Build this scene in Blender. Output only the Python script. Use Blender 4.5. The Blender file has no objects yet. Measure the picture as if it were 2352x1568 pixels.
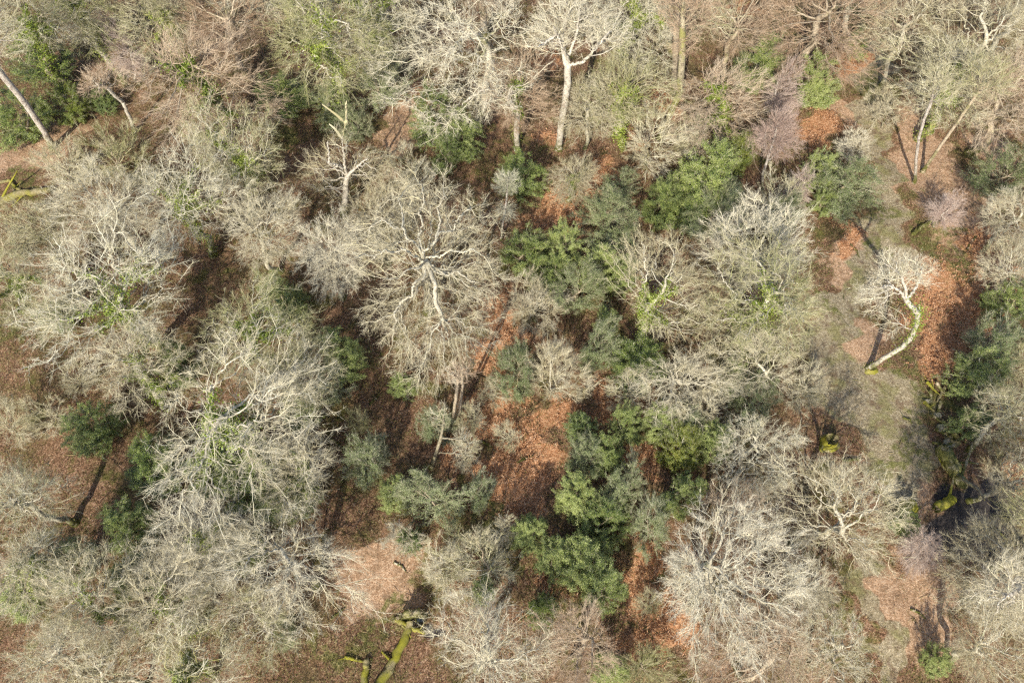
import bpy, math, random
import numpy as np
from mathutils import Vector

C = bpy.context.scene.collection
rng = np.random.default_rng(7)
rad = math.radians

# ---------------------------------------------------------------- camera
CAM_H, TILT, FPX = 80.0, rad(30), 1829.0          # FPX: focal length in pixels of a 2352 px wide picture
cam_d = bpy.data.cameras.new('camera'); cam = bpy.data.objects.new('camera', cam_d); C.objects.link(cam)
cam.location = (0, 0, CAM_H); cam.rotation_euler = (TILT, 0, 0)
cam_d.sensor_width = 36; cam_d.lens = 36 * FPX / 2352; cam_d.clip_end = 9000
bpy.context.scene.camera = cam
CP = np.array([0, 0, CAM_H])

def ray(px, py):
    return np.array([px - 1176.0, math.sin(TILT) * FPX + (784 - py) * math.cos(TILT),
                     -math.cos(TILT) * FPX + (784 - py) * math.sin(TILT)])
def at(px, py, z=0.0):            # the point of the ray at height z
    r = ray(px, py); t = (z - CAM_H) / r[2]; return CP + r * t
def at_y(px, py, y):              # the point of the ray on the upright plane at distance y
    r = ray(px, py); t = y / r[1]; return CP + r * t
def depth(p):
    return p[1] * math.sin(TILT) + (CAM_H - p[2]) * math.cos(TILT)

# ---------------------------------------------------------------- light
w = bpy.data.worlds.new('World'); bpy.context.scene.world = w; w.use_nodes = True
nt = w.node_tree; bg = nt.nodes['Background']; sky = nt.nodes.new('ShaderNodeTexSky')
SUN_EL, SUN_AZ = rad(36), rad(16)
sky.sky_type = 'NISHITA'; sky.sun_disc = False; sky.sun_elevation = SUN_EL; sky.sun_rotation = math.pi + SUN_AZ
sky.air_density = 1.0; sky.dust_density = 1.5
nt.links.new(sky.outputs[0], bg.inputs[0]); bg.inputs[1].default_value = 0.15
sd = bpy.data.lights.new('sun', 'SUN'); sun = bpy.data.objects.new('sun', sd); C.objects.link(sun)
sd.energy = 5.0; sd.angle = rad(0.6); sd.color = (1.0, 0.945, 0.80)
ldir = Vector((math.sin(SUN_AZ) * math.cos(SUN_EL), math.cos(SUN_AZ) * math.cos(SUN_EL), -math.sin(SUN_EL)))
sun.rotation_euler = ldir.to_track_quat('-Z', 'Y').to_euler()
sc = bpy.context.scene
sc.view_settings.view_transform = 'Standard'; sc.view_settings.look = 'None'; sc.view_settings.exposure = 0
sc.render.engine = 'CYCLES'
sc.cycles.use_denoising = False; sc.cycles.pixel_filter_type = 'BLACKMAN_HARRIS'; sc.cycles.filter_width = 1.3; sc.cycles.adaptive_threshold = 0.03; sc.cycles.max_bounces = 4; sc.cycles.diffuse_bounces = 2; sc.cycles.glossy_bounces = 2; sc.cycles.transmission_bounces = 2

# ---------------------------------------------------------------- materials
def newmat(name, rough=0.8, spec=0.2):
    m = bpy.data.materials.new(name); m.use_nodes = True
    b = m.node_tree.nodes['Principled BSDF']
    b.inputs['Roughness'].default_value = rough; b.inputs['Specular IOR Level'].default_value = spec
    return m, m.node_tree, b
def N(nt, t, **kw):
    n = nt.nodes.new(t)
    for k, v in kw.items(): setattr(n, k, v)
    return n
def ramp(nt, fac, stops):
    r = N(nt, 'ShaderNodeValToRGB'); e = r.color_ramp.elements
    while len(e) > 1: e.remove(e[0])
    e[0].position = stops[0][0]; e[0].color = (*stops[0][1], 1)
    for p, c in stops[1:]:
        x = e.new(p); x.color = (*c, 1)
    nt.links.new(fac, r.inputs[0]); return r.outputs[0]
def noise(nt, vec, scale, detail=3.0, rough=0.6):
    n = N(nt, 'ShaderNodeTexNoise'); n.inputs['Scale'].default_value = scale; n.inputs['Detail'].default_value = detail
    n.inputs['Roughness'].default_value = rough
    if vec is not None: nt.links.new(vec, n.inputs['Vector'])
    return n.outputs['Fac']
def mix(nt, fac, a, b, mode='MIX'):
    m = N(nt, 'ShaderNodeMix', data_type='RGBA', blend_type=mode)
    for s, v in ((m.inputs[0], fac), (m.inputs[6], a), (m.inputs[7], b)):
        if isinstance(v, bpy.types.NodeSocket): nt.links.new(v, s)
        elif isinstance(v, (int, float)): s.default_value = v
        else: s.default_value = (*v, 1)
    return m.outputs[2]
def math_(nt, op, a, b=None, c=None):
    m = N(nt, 'ShaderNodeMath', operation=op, use_clamp=False)
    for i, v in enumerate((a, b, c)):
        if v is None: continue
        if isinstance(v, bpy.types.NodeSocket): nt.links.new(v, m.inputs[i])
        else: m.inputs[i].default_value = v
    return m.outputs[0]
def smooth(nt, v, lo, hi):
    m = N(nt, 'ShaderNodeMapRange', interpolation_type='SMOOTHSTEP')
    m.inputs[1].default_value = lo; m.inputs[2].default_value = hi
    nt.links.new(v, m.inputs[0]); return m.outputs[0]

def bark_mat(name, light, dark, moss=(0.16, 0.17, 0.03), moss_amt=0.5, rough=0.85, objvar=0.25, stain=1.0):
    m, nt, b = newmat(name, rough, 0.15)
    g = N(nt, 'ShaderNodeNewGeometry'); tc = N(nt, 'ShaderNodeTexCoord'); oi = N(nt, 'ShaderNodeObjectInfo')
    pos = g.outputs['Position']
    big = noise(nt, pos, 0.5, 3); fine = noise(nt, pos, 9, 3)
    col = mix(nt, smooth(nt, fine, 0.35, 0.65), dark, light)
    mo = smooth(nt, math_(nt, 'ADD', big, math_(nt, 'MULTIPLY', math_(nt, 'SUBTRACT', oi.outputs['Random'], 0.5), 0.22)), 0.66 - 0.22 * moss_amt, 0.78 - 0.12 * moss_amt)
    col = mix(nt, math_(nt, 'MULTIPLY', mo, min(1.0, 0.35 + moss_amt * 0.6)), col, moss)
    sx = N(nt, 'ShaderNodeSeparateXYZ'); nt.links.new(pos, sx.inputs[0])
    st = noise(nt, pos, 2.2, 4, .7)                                   # stains, lichen and algae
    col = mix(nt, math_(nt, 'MULTIPLY', smooth(nt, st, .50, .68), stain), col, tuple(x * .55 for x in dark))
    foot = math_(nt, 'MULTIPLY', math_(nt, 'MULTIPLY', smooth(nt, sx.outputs[2], 3.2, .2), smooth(nt, st, .36, .5)), stain)
    col = mix(nt, foot, col, (.13, .13, .035))
    br = math_(nt, 'ADD', math_(nt, 'MULTIPLY', oi.outputs['Random'], objvar), 1 - objvar * 0.5)
    cb = N(nt, 'ShaderNodeCombineColor')
    for i in range(3): nt.links.new(br, cb.inputs[i])
    col = mix(nt, 1.0, col, cb.outputs[0], 'MULTIPLY')
    nt.links.new(col, b.inputs['Base Color'])
    bp = N(nt, 'ShaderNodeBump'); bp.inputs['Strength'].default_value = 0.5; bp.inputs['Distance'].default_value = 0.05
    nt.links.new(noise(nt, pos, 14, 3), bp.inputs['Height']); nt.links.new(bp.outputs[0], b.inputs['Normal'])
    return m
def twig_mat(name, cols, objvar=0.3):
    m, nt, b = newmat(name, 0.8, 0.15)
    g = N(nt, 'ShaderNodeNewGeometry'); oi = N(nt, 'ShaderNodeObjectInfo')
    f = math_(nt, 'ADD', math_(nt, 'MULTIPLY', noise(nt, g.outputs['Position'], 0.45, 3), 0.8),
              math_(nt, 'MULTIPLY', g.outputs['Random Per Island'], 0.3))
    f = math_(nt, 'ADD', f, math_(nt, 'MULTIPLY', math_(nt, 'SUBTRACT', oi.outputs['Random'], 0.5), 0.35))
    k = len(cols)
    col = ramp(nt, f, [(0.28 + 0.5 * i / (k - 1), c) for i, c in enumerate(cols)])
    nt.links.new(col, b.inputs['Base Color'])
    return m
def leaf_mat(name, cols, rough=0.42, spec=0.5, trans=0.0, scale=0.7):
    m, nt, b = newmat(name, rough, spec)
    g = N(nt, 'ShaderNodeNewGeometry'); oi = N(nt, 'ShaderNodeObjectInfo')
    f = math_(nt, 'ADD', math_(nt, 'MULTIPLY', noise(nt, g.outputs['Position'], scale, 2), 0.6),
              math_(nt, 'MULTIPLY', g.outputs['Random Per Island'], 0.45))
    f = math_(nt, 'ADD', f, math_(nt, 'MULTIPLY', math_(nt, 'SUBTRACT', oi.outputs['Random'], 0.5), 0.3))
    k = len(cols)
    col = ramp(nt, f, [(0.25 + 0.55 * i / (k - 1), c) for i, c in enumerate(cols)])
    nt.links.new(col, b.inputs['Base Color'])
    return m

M = {}
M['oak_bark'] = bark_mat('pale_lichen_bark', (0.78, 0.73, 0.59), (0.46, 0.40, 0.29), moss_amt=0.45)
M['moss_bark'] = bark_mat('mossy_bark', (0.58, 0.51, 0.36), (0.30, 0.25, 0.17), moss=(0.30, 0.29, 0.08), moss_amt=0.8)
M['ash_bark'] = bark_mat('smooth_tan_bark', (0.66, 0.55, 0.41), (0.38, 0.30, 0.21), moss_amt=0.35)
M['white_bark'] = bark_mat('bleached_bark', (0.82, 0.76, 0.66), (0.50, 0.43, 0.34), moss_amt=0.02, objvar=0.05)
M['birch_bark'] = bark_mat('birch_bark', (0.74, 0.69, 0.61), (0.36, 0.28, 0.23), moss_amt=0.0, objvar=0.1)
M['oak_twig'] = twig_mat('lichen_twigs', [(0.30, 0.32, 0.12), (0.50, 0.48, 0.27), (0.70, 0.65, 0.46), (0.80, 0.76, 0.62)])
M['pale_twig'] = twig_mat('pale_grey_twigs', [(0.50, 0.44, 0.25), (0.74, 0.67, 0.47), (0.86, 0.80, 0.63)])
M['ash_twig'] = twig_mat('tan_twigs', [(0.40, 0.27, 0.18), (0.58, 0.44, 0.31), (0.70, 0.59, 0.45)])
M['birch_twig'] = twig_mat('purple_twigs', [(0.46, 0.33, 0.27), (0.60, 0.46, 0.39), (0.72, 0.60, 0.52)])
M['grey_twig'] = twig_mat('grey_green_twigs', [(0.36, 0.34, 0.20), (0.54, 0.51, 0.36), (0.68, 0.65, 0.51)])
M['oak_fine'] = twig_mat('fine_oak_twigs', [(0.32, 0.31, 0.13), (0.50, 0.45, 0.26), (0.68, 0.60, 0.41), (0.80, 0.73, 0.56)])
M['pale_fine'] = twig_mat('fine_pale_twigs', [(0.44, 0.37, 0.22), (0.66, 0.59, 0.43), (0.84, 0.77, 0.62)])
M['ash_fine'] = twig_mat('fine_ash_twigs', [(0.42, 0.27, 0.17), (0.62, 0.46, 0.32), (0.76, 0.63, 0.47)])
FINE = {'oak_twig': 'oak_fine', 'pale_twig': 'pale_fine', 'ash_twig': 'ash_fine'}
M['holly'] = leaf_mat('holly_leaves', [(0.06, 0.10, 0.03), (0.16, 0.22, 0.05), (0.31, 0.37, 0.09), (0.50, 0.54, 0.20)])
M['holly_yellow'] = leaf_mat('yellowish_holly_leaves', [(0.07, 0.12, 0.02), (0.17, 0.22, 0.03), (0.30, 0.30, 0.05)])
M['ivy'] = leaf_mat('ivy_leaves', [(0.10, 0.15, 0.02), (0.24, 0.31, 0.04), (0.42, 0.48, 0.10)])
M['scrub'] = leaf_mat('grey_green_leaves', [(0.10, 0.14, 0.04), (0.20, 0.25, 0.09), (0.34, 0.37, 0.18)])
M['bracken'] = leaf_mat('dead_bracken', [(0.24, 0.11, 0.055), (0.50, 0.26, 0.135), (0.72, 0.43, 0.26), (0.86, 0.62, 0.44)], rough=0.9, spec=0.05, scale=1.3)
M['under'] = leaf_mat('undergrowth_bits', [(0.05, 0.065, 0.018), (0.14, 0.15, 0.04), (0.25, 0.21, 0.09), (0.42, 0.34, 0.20)], rough=0.9, spec=0.05, scale=0.12)
M['log_end'] = bark_mat('broken_wood', (0.62, 0.50, 0.34), (0.35, 0.25, 0.15), moss_amt=0.0)

# ---------------------------------------------------------------- mesh building
class MB:
    def __init__(s): s.v = []; s.q = []; s.t = []; s.n = 0
    def add(s, v, quads=None, tris=None):
        v = np.asarray(v, np.float32).reshape(-1, 3)
        if quads is not None and len(quads): s.q.append(np.asarray(quads, np.int64).reshape(-1, 4) + s.n)
        if tris is not None and len(tris): s.t.append(np.asarray(tris, np.int64).reshape(-1, 3) + s.n)
        s.v.append(v); s.n += len(v)
    def mesh(s, name, mat, smooth=True):
        me = bpy.data.meshes.new(name)
        v = np.concatenate(s.v) if s.v else np.zeros((0, 3), np.float32)
        q = np.concatenate(s.q) if s.q else np.zeros((0, 4), np.int64)
        t = np.concatenate(s.t) if s.t else np.zeros((0, 3), np.int64)
        me.vertices.add(len(v)); me.vertices.foreach_set('co', v.ravel())
        loops = np.concatenate([q.ravel(), t.ravel()]).astype(np.int32)
        tot = np.concatenate([np.full(len(q), 4), np.full(len(t), 3)]).astype(np.int32)
        start = np.concatenate([[0], np.cumsum(tot)[:-1]]).astype(np.int32)
        me.loops.add(len(loops)); me.loops.foreach_set('vertex_index', loops)
        me.polygons.add(len(tot)); me.polygons.foreach_set('loop_start', start)
        try: me.polygons.foreach_set('loop_total', tot)
        except Exception: pass
        me.polygons.foreach_set('use_smooth', np.full(len(tot), smooth))
        me.materials.append(mat); me.update(); me.validate()
        return me
def unit(a):
    return a / np.maximum(np.linalg.norm(a, axis=-1, keepdims=True), 1e-9)
def tube(mb, P, R, k=6, cap=False):
    P = np.asarray(P, float); R = np.asarray(R, float); n = len(P)
    if n < 2: return
    T = np.gradient(P, axis=0); T = unit(T)
    ref = np.array([0.31, 0.52, 0.79]) if abs(np.dot(unit(T.mean(0)), [0.31, 0.52, 0.79])) < 0.85 else np.array([0.9, -0.3, 0.1])
    U = unit(np.cross(T, ref)); W = np.cross(T, U)
    a = np.arange(k) * 2 * math.pi / k
    V = P[:, None] + R[:, None, None] * (np.cos(a)[None, :, None] * U[:, None] + np.sin(a)[None, :, None] * W[:, None])
    i = np.arange(n - 1)[:, None] * k; j = np.arange(k)[None]; j2 = (j + 1) % k
    q = np.stack([i + j, i + j2, i + k + j2, i + k + j], -1).reshape(-1, 4)
    V = V.reshape(-1, 3); tr = []
    if cap:
        V = np.concatenate([V, P[:1], P[-1:]]); c0, c1 = n * k, n * k + 1; b = (n - 1) * k
        tr = [(c0, (x + 1) % k, x) for x in range(k)] + [(c1, b + x, b + (x + 1) % k) for x in range(k)]
    mb.add(V, q, tr)
def ribbons(mb, P0, P1, P2, w, g):
    n = len(P0)
    if n == 0: return
    d = unit(P2 - P0); s = unit(np.cross(d, g.normal(size=(n, 3)))) * np.asarray(w).reshape(-1, 1)
    V = np.stack([P0 - s, P0 + s, P1 - s * .75, P1 + s * .75, P2], 1).reshape(-1, 3)
    b = np.arange(n)[:, None] * 5
    mb.add(V, b + np.array([[0, 1, 3, 2]]), b + np.array([[2, 3, 4]]))
def needles(mb, A, B, w, g):
    n = len(A); s = unit(np.cross(B - A, g.normal(size=(n, 3)))) * w
    mb.add(np.stack([A - s, A + s, B], 1).reshape(-1, 3), None, np.arange(n)[:, None] * 3 + np.array([[0, 1, 2]]))
def leaves(mb, P, D, size, g, width=0.5):
    """small kite-shaped leaves at P facing roughly D"""
    n = len(P)
    if n == 0: return
    nrm = unit(D + g.normal(size=(n, 3)) * 0.55); a = unit(np.cross(nrm, g.normal(size=(n, 3)))); b = np.cross(nrm, a)
    L = (size * g.uniform(.65, 1.35, n))[:, None]
    V = np.stack([P - a * L * .5, P + b * L * width * .5, P + a * L * .5, P - b * L * width * .5], 1).reshape(-1, 3)
    mb.add(V, np.arange(n)[:, None] * 4 + np.array([[0, 1, 2, 3]]))

# ---------------------------------------------------------------- tree growth
def grow(chains, pts, bf):
    """balanced spanning tree through pts from the given chains; returns positions, parents"""
    pos = []; par = []; path = []
    for ci, (ch, pl) in enumerate(chains):
        for k, p in enumerate(ch):
            p = np.asarray(p, float)
            if not pos: pos.append(p); par.append(-1); path.append(0.0); last = 0; continue
            if k == 0:
                A = np.array(pos); last = int(np.argmin(((A - p) ** 2).sum(1)))
                
            pos.append(p); par.append(last); path.append(path[last] + np.linalg.norm(p - pos[last]) * pl); last = len(pos) - 1
    n0 = len(pos); n = len(pts)
    pos = np.concatenate([np.array(pos), pts]); par = par + [-1] * n; path = np.concatenate([path, np.zeros(n)])
    best = np.full(n, 1e9); bp = np.zeros(n, int)
    def upd(j):
        c = np.sqrt(((pts - pos[j]) ** 2).sum(1)) + bf * path[j]
        m = c < best; best[m] = c[m]; bp[m] = j
    for j in range(n0): upd(j)
    done = np.zeros(n, bool); order = list(range(n0))
    for _ in range(n):
        c = np.where(done, 1e9, best); i = int(np.argmin(c)); done[i] = True; j = n0 + i
        par[j] = int(bp[i]); path[j] = path[par[j]] + np.linalg.norm(pos[j] - pos[par[j]]); order.append(j); upd(j)
    return pos, np.array(par), order, n0

def forced_ranges(chains, pos):
    k = len(chains[0][0]); out = []
    for ch, _ in chains[1:]: out.append((k + 1, k + len(ch))); k += len(ch)
    return out
def lumpy(d, g_seed, amt):
    g = np.random.default_rng(g_seed); s = np.zeros(len(d))
    for _ in range(9):
        c = unit(g.normal(size=3)); s += np.exp(-(1 - d @ c) * 7) * g.uniform(-1, 1.3)
    return 1 + amt * s

def crown_pts(g, n, R, z0, z1, shape, seed, clump=0.62, shell=0.42):
    d = unit(g.normal(size=(n * 3, 3)))
    zc = z0 + (z1 - z0) * shape['zc']; up = z1 - zc; dn = zc - z0
    rr = g.uniform(0, 1, len(d)) ** shell * lumpy(d, seed, shape.get('lump', .28))
    P = d * rr[:, None]
    if clump > 0:
        nc = shape.get('nc', 46)
        cd = unit(g.normal(size=(nc, 3)) + np.array([0, 0, .25])); cc = cd * (g.uniform(.55, .98, nc) * lumpy(cd, seed, shape.get('lump', .28)))[:, None]
        k = g.integers(0, nc, len(d)); Q = cc[k] + g.normal(size=(len(d), 3)) * shape.get('sig', .12)
        m = g.uniform(size=len(d)) < clump; P[m] = Q[m]
    az = g.uniform(0, 6.28); sd1 = np.array([math.cos(az), math.sin(az), 0]); pr = P @ sd1; P = P - sd1 * (np.minimum(pr, 0) * .28)[:, None] + sd1 * .12
    P = P * np.array([R, R, 1.0]); P[:, 2] = np.where(P[:, 2] > 0, P[:, 2] * up, P[:, 2] * dn) + zc
    if shape.get('cone'):
        t = (P[:, 2] - z0) / (z1 - z0); keep = np.hypot(P[:, 0], P[:, 1]) < R * (1.08 - t * shape['cone']); P = P[keep]
    return P[:n]

def build_tree(seed, R, H, kind, chains=None, bark='oak_bark', twig='oak_twig', npts=1100, base_r=None, cz=None,
               gnarl=0.14, bf=0.35, twigs=3, twig_len=1.0, ivy=0, leafy=0, leaf_size=.13, leaf_mat_='holly', clear=0.33, forced=0,
               twig_w=.0095, extra_pts=None, center=(0, 0), shape=None, trunk_mesh_name='trunk', limb_bark=None, stray=0.25):
    g = np.random.default_rng(seed)
    shape = shape or {'zc': .45}
    if chains is None:
        k = 9; hz = H * (clear + .28); zz = np.linspace(0, hz, k)
        wob = np.cumsum(g.normal(size=(k, 2)) * H * .022, axis=0); wob -= wob[0]
        chains = [(np.column_stack([wob[:, 0], wob[:, 1], zz]), 0.25)]
    z0 = cz if cz is not None else H * clear
    pts = crown_pts(g, npts, R, z0, H, shape, seed * 3 + 1) if npts else np.zeros((0, 3))
    pts[:, 0] += center[0]; pts[:, 1] += center[1]
    if extra_pts is not None: pts = np.concatenate([pts, extra_pts])
    pos, par, order, n0 = grow(chains, pts, bf)
    n = len(pos)
    # descendants
    cnt = np.zeros(n); kids = [[] for _ in range(n)]
    for j in order[1:]: kids[par[j]].append(j)
    for j in reversed(order):
        cnt[j] = max(1, sum(cnt[k] for k in kids[j]))
    main = [max(kids[j], key=lambda k: cnt[k]) if kids[j] else -1 for j in range(n)]
    for it in range(3):
        new = pos.copy()
        for j in range(n0, n):
            if main[j] >= 0: new[j] = .5 * pos[j] + .25 * (pos[par[j]] + pos[main[j]])
        pos = new
    sc_ = (cnt > 4)[:, None]
    jit = g.normal(size=(n, 3)) * gnarl * R / 7; jit[:n0] *= .2; jit[0] = 0
    pos = pos + jit * sc_
    base_r = base_r or (0.022 * H * (R / 7) ** .5)
    r0 = .0165 * (R / 7) ** .5
    p = math.log(cnt[0] + 1) / math.log(base_r / r0)
    rr = r0 * cnt ** (1 / p)
    hts = pos[:, 2]
    if forced:
        for j0, j1 in forced_ranges(chains, pos):
            m_ = min(j1, n0) - j0
            if m_ > 0: rr[j0:j0 + m_] = np.maximum(rr[j0:j0 + m_], base_r * forced * np.linspace(1, .4, m_))
    trunk, limbs, crown, ivm, lfm = MB(), MB(), MB(), MB(), MB()
    # decompose to paths
    stack = [(0, -1)]
    first = True
    while stack:
        j, pj = stack.pop()
        path = [pj] if pj >= 0 else []
        while j >= 0:
            path.append(j)
            for k in kids[j]:
                if k != main[j]: stack.append((k, j))
            j = main[j]
        P = pos[path]; Rr = rr[path].copy()
        if pj >= 0: Rr[0] = min(rr[path[0]], Rr[1] * 1.15)
        R1 = Rr[1] if len(Rr) > 1 else Rr[0]
        if len(P) > 2 and R1 > .03:     # spline
            t = np.arange(len(P)); tt = np.linspace(0, len(P) - 1, (len(P) - 1) * 3 + 1)
            i = np.clip(np.floor(tt).astype(int), 0, len(P) - 2); u = (tt - i)[:, None]
            Pm = P[np.clip(i - 1, 0, None)]; Pa = P[i]; Pb = P[i + 1]; Pc = P[np.clip(i + 2, None, len(P) - 1)]
            S = .5 * ((2 * Pa) + (-Pm + Pb) * u + (2 * Pm - 5 * Pa + 4 * Pb - Pc) * u ** 2 + (-Pm + 3 * Pa - 3 * Pb + Pc) * u ** 3)
            Rs = np.interp(tt, t, Rr)
            kn = g.normal(size=S.shape) * np.minimum(Rs[:, None] * .8, .06) * (gnarl / .14); kn[0] = 0
            if first: kn *= .4
            S = S + kn
        else: S, Rs = P, Rr
        if first:
            # root flare
            fl = np.exp(-S[:, 2] / .6); Rs = Rs * (1 + .7 * fl); S[0, 2] -= .4
            cut = int(np.argmax(Rs < base_r * .4)) or len(Rs); cut = max(cut, 4)
            tube(trunk, S[:cut], Rs[:cut], 9); 
            if cut < len(S): tube(limbs, S[cut - 1:], Rs[cut - 1:], 6)
            first = False
        else:
            m = Rs > .035; c = int(np.argmin(m)) if not m.all() else len(Rs)
            if c > 1:
                tube(limbs, S[:c + 1], Rs[:c + 1], 6 if Rs[0] > .09 else 4)
                if c < len(S) - 1: tube(crown, S[c:], Rs[c:], 3)
            else: tube(crown, S, Rs, 3)
    # twigs
    par_ = par.copy(); par_[0] = 0
    small = np.where((cnt <= 5) & (np.arange(n) >= n0))[0]
    med = np.where((cnt > 5) & (cnt < 70) & (np.arange(n) >= n0))[0]; med = med[g.uniform(size=len(med)) < stray * 2]
    src = np.concatenate([np.repeat(small, twigs), med])
    cen = np.array([center[0], center[1], z0 + (H - z0) * .3])
    T0 = pos[src] + (pos[par_[src]] - pos[src]) * g.uniform(0, .9, (len(src), 1))
    d0 = unit(pos[src] - pos[par_[src]]); out = unit(pos[src] - cen)
    up_ = shape.get('up', .25)
    d = unit(d0 * .7 + out * .75 + g.normal(size=d0.shape) * shape.get('spread', .5) + np.array([0, 0, up_]))
    L = g.uniform(.45, 1.15, (len(src), 1)) * twig_len * (R / 7) ** .5
    bend = g.normal(size=d.shape) * .16 + np.array([0, 0, shape.get('droop', -.05)])
    T1 = T0 + (d + bend * .3) * L * .5; T2 = T0 + (d + bend) * L
    ribbons(crown, T0, T1, T2, twig_w * 1.15 * np.ones(len(src)), g)
    ns = shape.get('ns', 7)
    idx = np.repeat(np.arange(len(src)), ns); u = g.uniform(.15, 1, (len(idx), 1))
    B = T0[idx] + (T2[idx] - T0[idx]) * u
    ds = unit(d[idx] + g.normal(size=(len(idx), 3)) * shape.get('side', .62))
    Ls = g.uniform(.2, .62, (len(idx), 1)) * twig_len * (R / 7) ** .4
    b2 = g.normal(size=ds.shape) * .2
    E = B + (ds + b2) * Ls
    needles(crown, B, E, twig_w * .95, g)
    res = {'trunk': trunk.mesh('trunk', M[bark]), 'limbs': limbs.mesh('limbs', M[limb_bark or bark]) if limbs.n else None,
           'crown': crown.mesh('crown', M[twig], False)}
    if twig in FINE:
        cm = res['crown']; cm.materials.append(M[FINE[twig]]); mi = np.zeros(len(cm.polygons), np.int32); mi[-len(idx):] = 1; cm.polygons.foreach_set('material_index', mi)
    if leafy:
        k = math.ceil(leafy); ii = np.repeat(np.arange(len(E)), k)
        Pl = B[ii] + (E[ii] - B[ii]) * g.uniform(0, 1.1, (len(ii), 1)) + g.normal(size=(len(ii), 3)) * .07
        keep = g.uniform(size=len(ii)) < leafy / k
        Pl = Pl[keep]; outn = unit(Pl - (cen - np.array([0, 0, H * .1])))
        leaves(lfm, Pl, outn * .9 + np.array([0, 0, .7]), leaf_size, g)
        res['foliage'] = lfm.mesh('foliage', M[leaf_mat_], False)
    # ivy around trunk and lower limbs
    ti = np.where((rr > .085) & (hts < H * .82))[0] if H > 8 else np.where(rr > .06)[0]
    seg = [j for j in ti if par[j] >= 0]
    if ivy and seg:
        seg = np.array(seg); wts = np.linalg.norm(pos[seg] - pos[par[seg]], axis=1)
        wts = wts * np.exp(-np.abs(hts[seg] - H * g.uniform(.4, .6)) / (H * .2)); wts /= wts.sum()
        nn = int(9500 * ivy); s = g.choice(seg, nn, p=wts); u = g.uniform(size=(nn, 1))
        A = pos[par[s]] * (1 - u) + pos[s] * u
        o = unit(g.normal(size=(nn, 3))); cl = .35 + .65 * (0.5 + .5 * np.sin(A[:, 0] * 2.1 + A[:, 2] * 1.3 + seed))
        Pv = A + o * (rr[s] + np.abs(g.normal(size=nn)) * (.65 if H > 13 else .35) * cl)[:, None]
        leaves(ivm, Pv, o + np.array([0, 0, .3]), .17, g, .8)
        res['ivy'] = ivm.mesh('ivy', M['ivy'], False)
    res['R'] = R; res['H'] = H; res['zc'] = z0 + (H - z0) * shape['zc']
    return res

def link(name, me, parent=None):
    o = bpy.data.objects.new(name, me); C.objects.link(o)
    if parent: o.parent = parent
    return o
def thing(name, label, cat, loc=(0, 0, 0), rz=0, sc_=(1, 1, 1), group=None):
    o = bpy.data.objects.new(name, None); C.objects.link(o); o.location = loc; o.rotation_euler = (0, 0, rz); o.scale = sc_
    o.empty_display_size = .5
    o['label'] = label; o['category'] = cat
    if group: o['group'] = group
    return o
def place(res, name, label, loc, rz=0, s=(1, 1, 1), ivy=False, cat='tree', group=None):
    t = thing(name, label, cat, tuple(loc), rz, s, group)
    for k in ('trunk', 'limbs', 'crown', 'foliage'):
        if res.get(k): link({'limbs': 'branches'}.get(k, k), res[k], t)
    if ivy and res.get('ivy'): link('ivy', res['ivy'], t)
    return t

# ---------------------------------------------------------------- variants
OAK = dict(zc=.40, lump=.48, nc=34, up=.12, spread=.6, sig=.13)
ASH = dict(zc=.35, lump=.38, nc=26, up=.45, spread=.3, side=.45)
BEE = dict(zc=.42, lump=.34, nc=50, up=.2, spread=.4, side=.55, ns=8)
BIR = dict(zc=.35, lump=.15, nc=30, up=.2, spread=.25, side=.4, droop=-.25, cone=.75, ns=6)
HOL = dict(zc=.35, lump=.32, nc=20, up=.45, spread=.5, cone=.42, sig=.15)
SHR = dict(zc=.35, lump=.42, nc=22, up=.5, spread=.35, side=.45)
V = {}
V['oak'] = [build_tree(100 + i, 7, 19, 'oak', npts=1250, shape=OAK, ivy=1, clear=.36, gnarl=.2, bf=.27) for i in range(6)]
V['mossoak'] = [build_tree(120 + i, 7, 18, 'oak', npts=1150, shape=OAK, ivy=1.2, clear=.36, gnarl=.22, bf=.42, bark='moss_bark', twig='oak_twig') for i in range(2)]
V['paleoak'] = [build_tree(130 + i, 7, 18, 'oak', npts=1100, shape=OAK, ivy=1, clear=.38, gnarl=.18, bf=.3, twig='pale_twig') for i in range(4)]
V['ash'] = [build_tree(140 + i, 6.5, 19, 'ash', npts=950, shape=ASH, ivy=1, clear=.3, gnarl=.08, bf=.5, bark='ash_bark', twig='ash_twig', twig_len=1.3) for i in range(3)]
V['beech'] = [build_tree(150 + i, 6.5, 18, 'beech', npts=1400, shape=BEE, ivy=.6, clear=.35, gnarl=.12, bf=.34, bark='oak_bark', twig='pale_twig', twigs=3) for i in range(3)]
V['birch'] = [build_tree(160 + i, 2.6, 12, 'birch', npts=420, shape=BIR, clear=.22, gnarl=.05, bf=.9, bark='birch_bark', twig='birch_twig', base_r=.13, twig_len=1.25, twigs=4) for i in range(2)]
V['holly'] = [build_tree(170 + i, 3, 8.5, 'holly', npts=330, shape=HOL, clear=.06, gnarl=.06, bf=.5, bark='ash_bark', twig='grey_twig', base_r=.13, twigs=4, twig_len=.8, leafy=5, leaf_size=.095) for i in range(5)]
V['yholly'] = [build_tree(180 + i, 3, 7, 'holly', npts=300, shape=HOL, clear=.06, gnarl=.06, bf=.5, bark='ash_bark', twig='grey_twig', base_r=.12, twigs=4, twig_len=.8, leafy=5, leaf_size=.095, leaf_mat_='holly_yellow') for i in range(1)]
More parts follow.
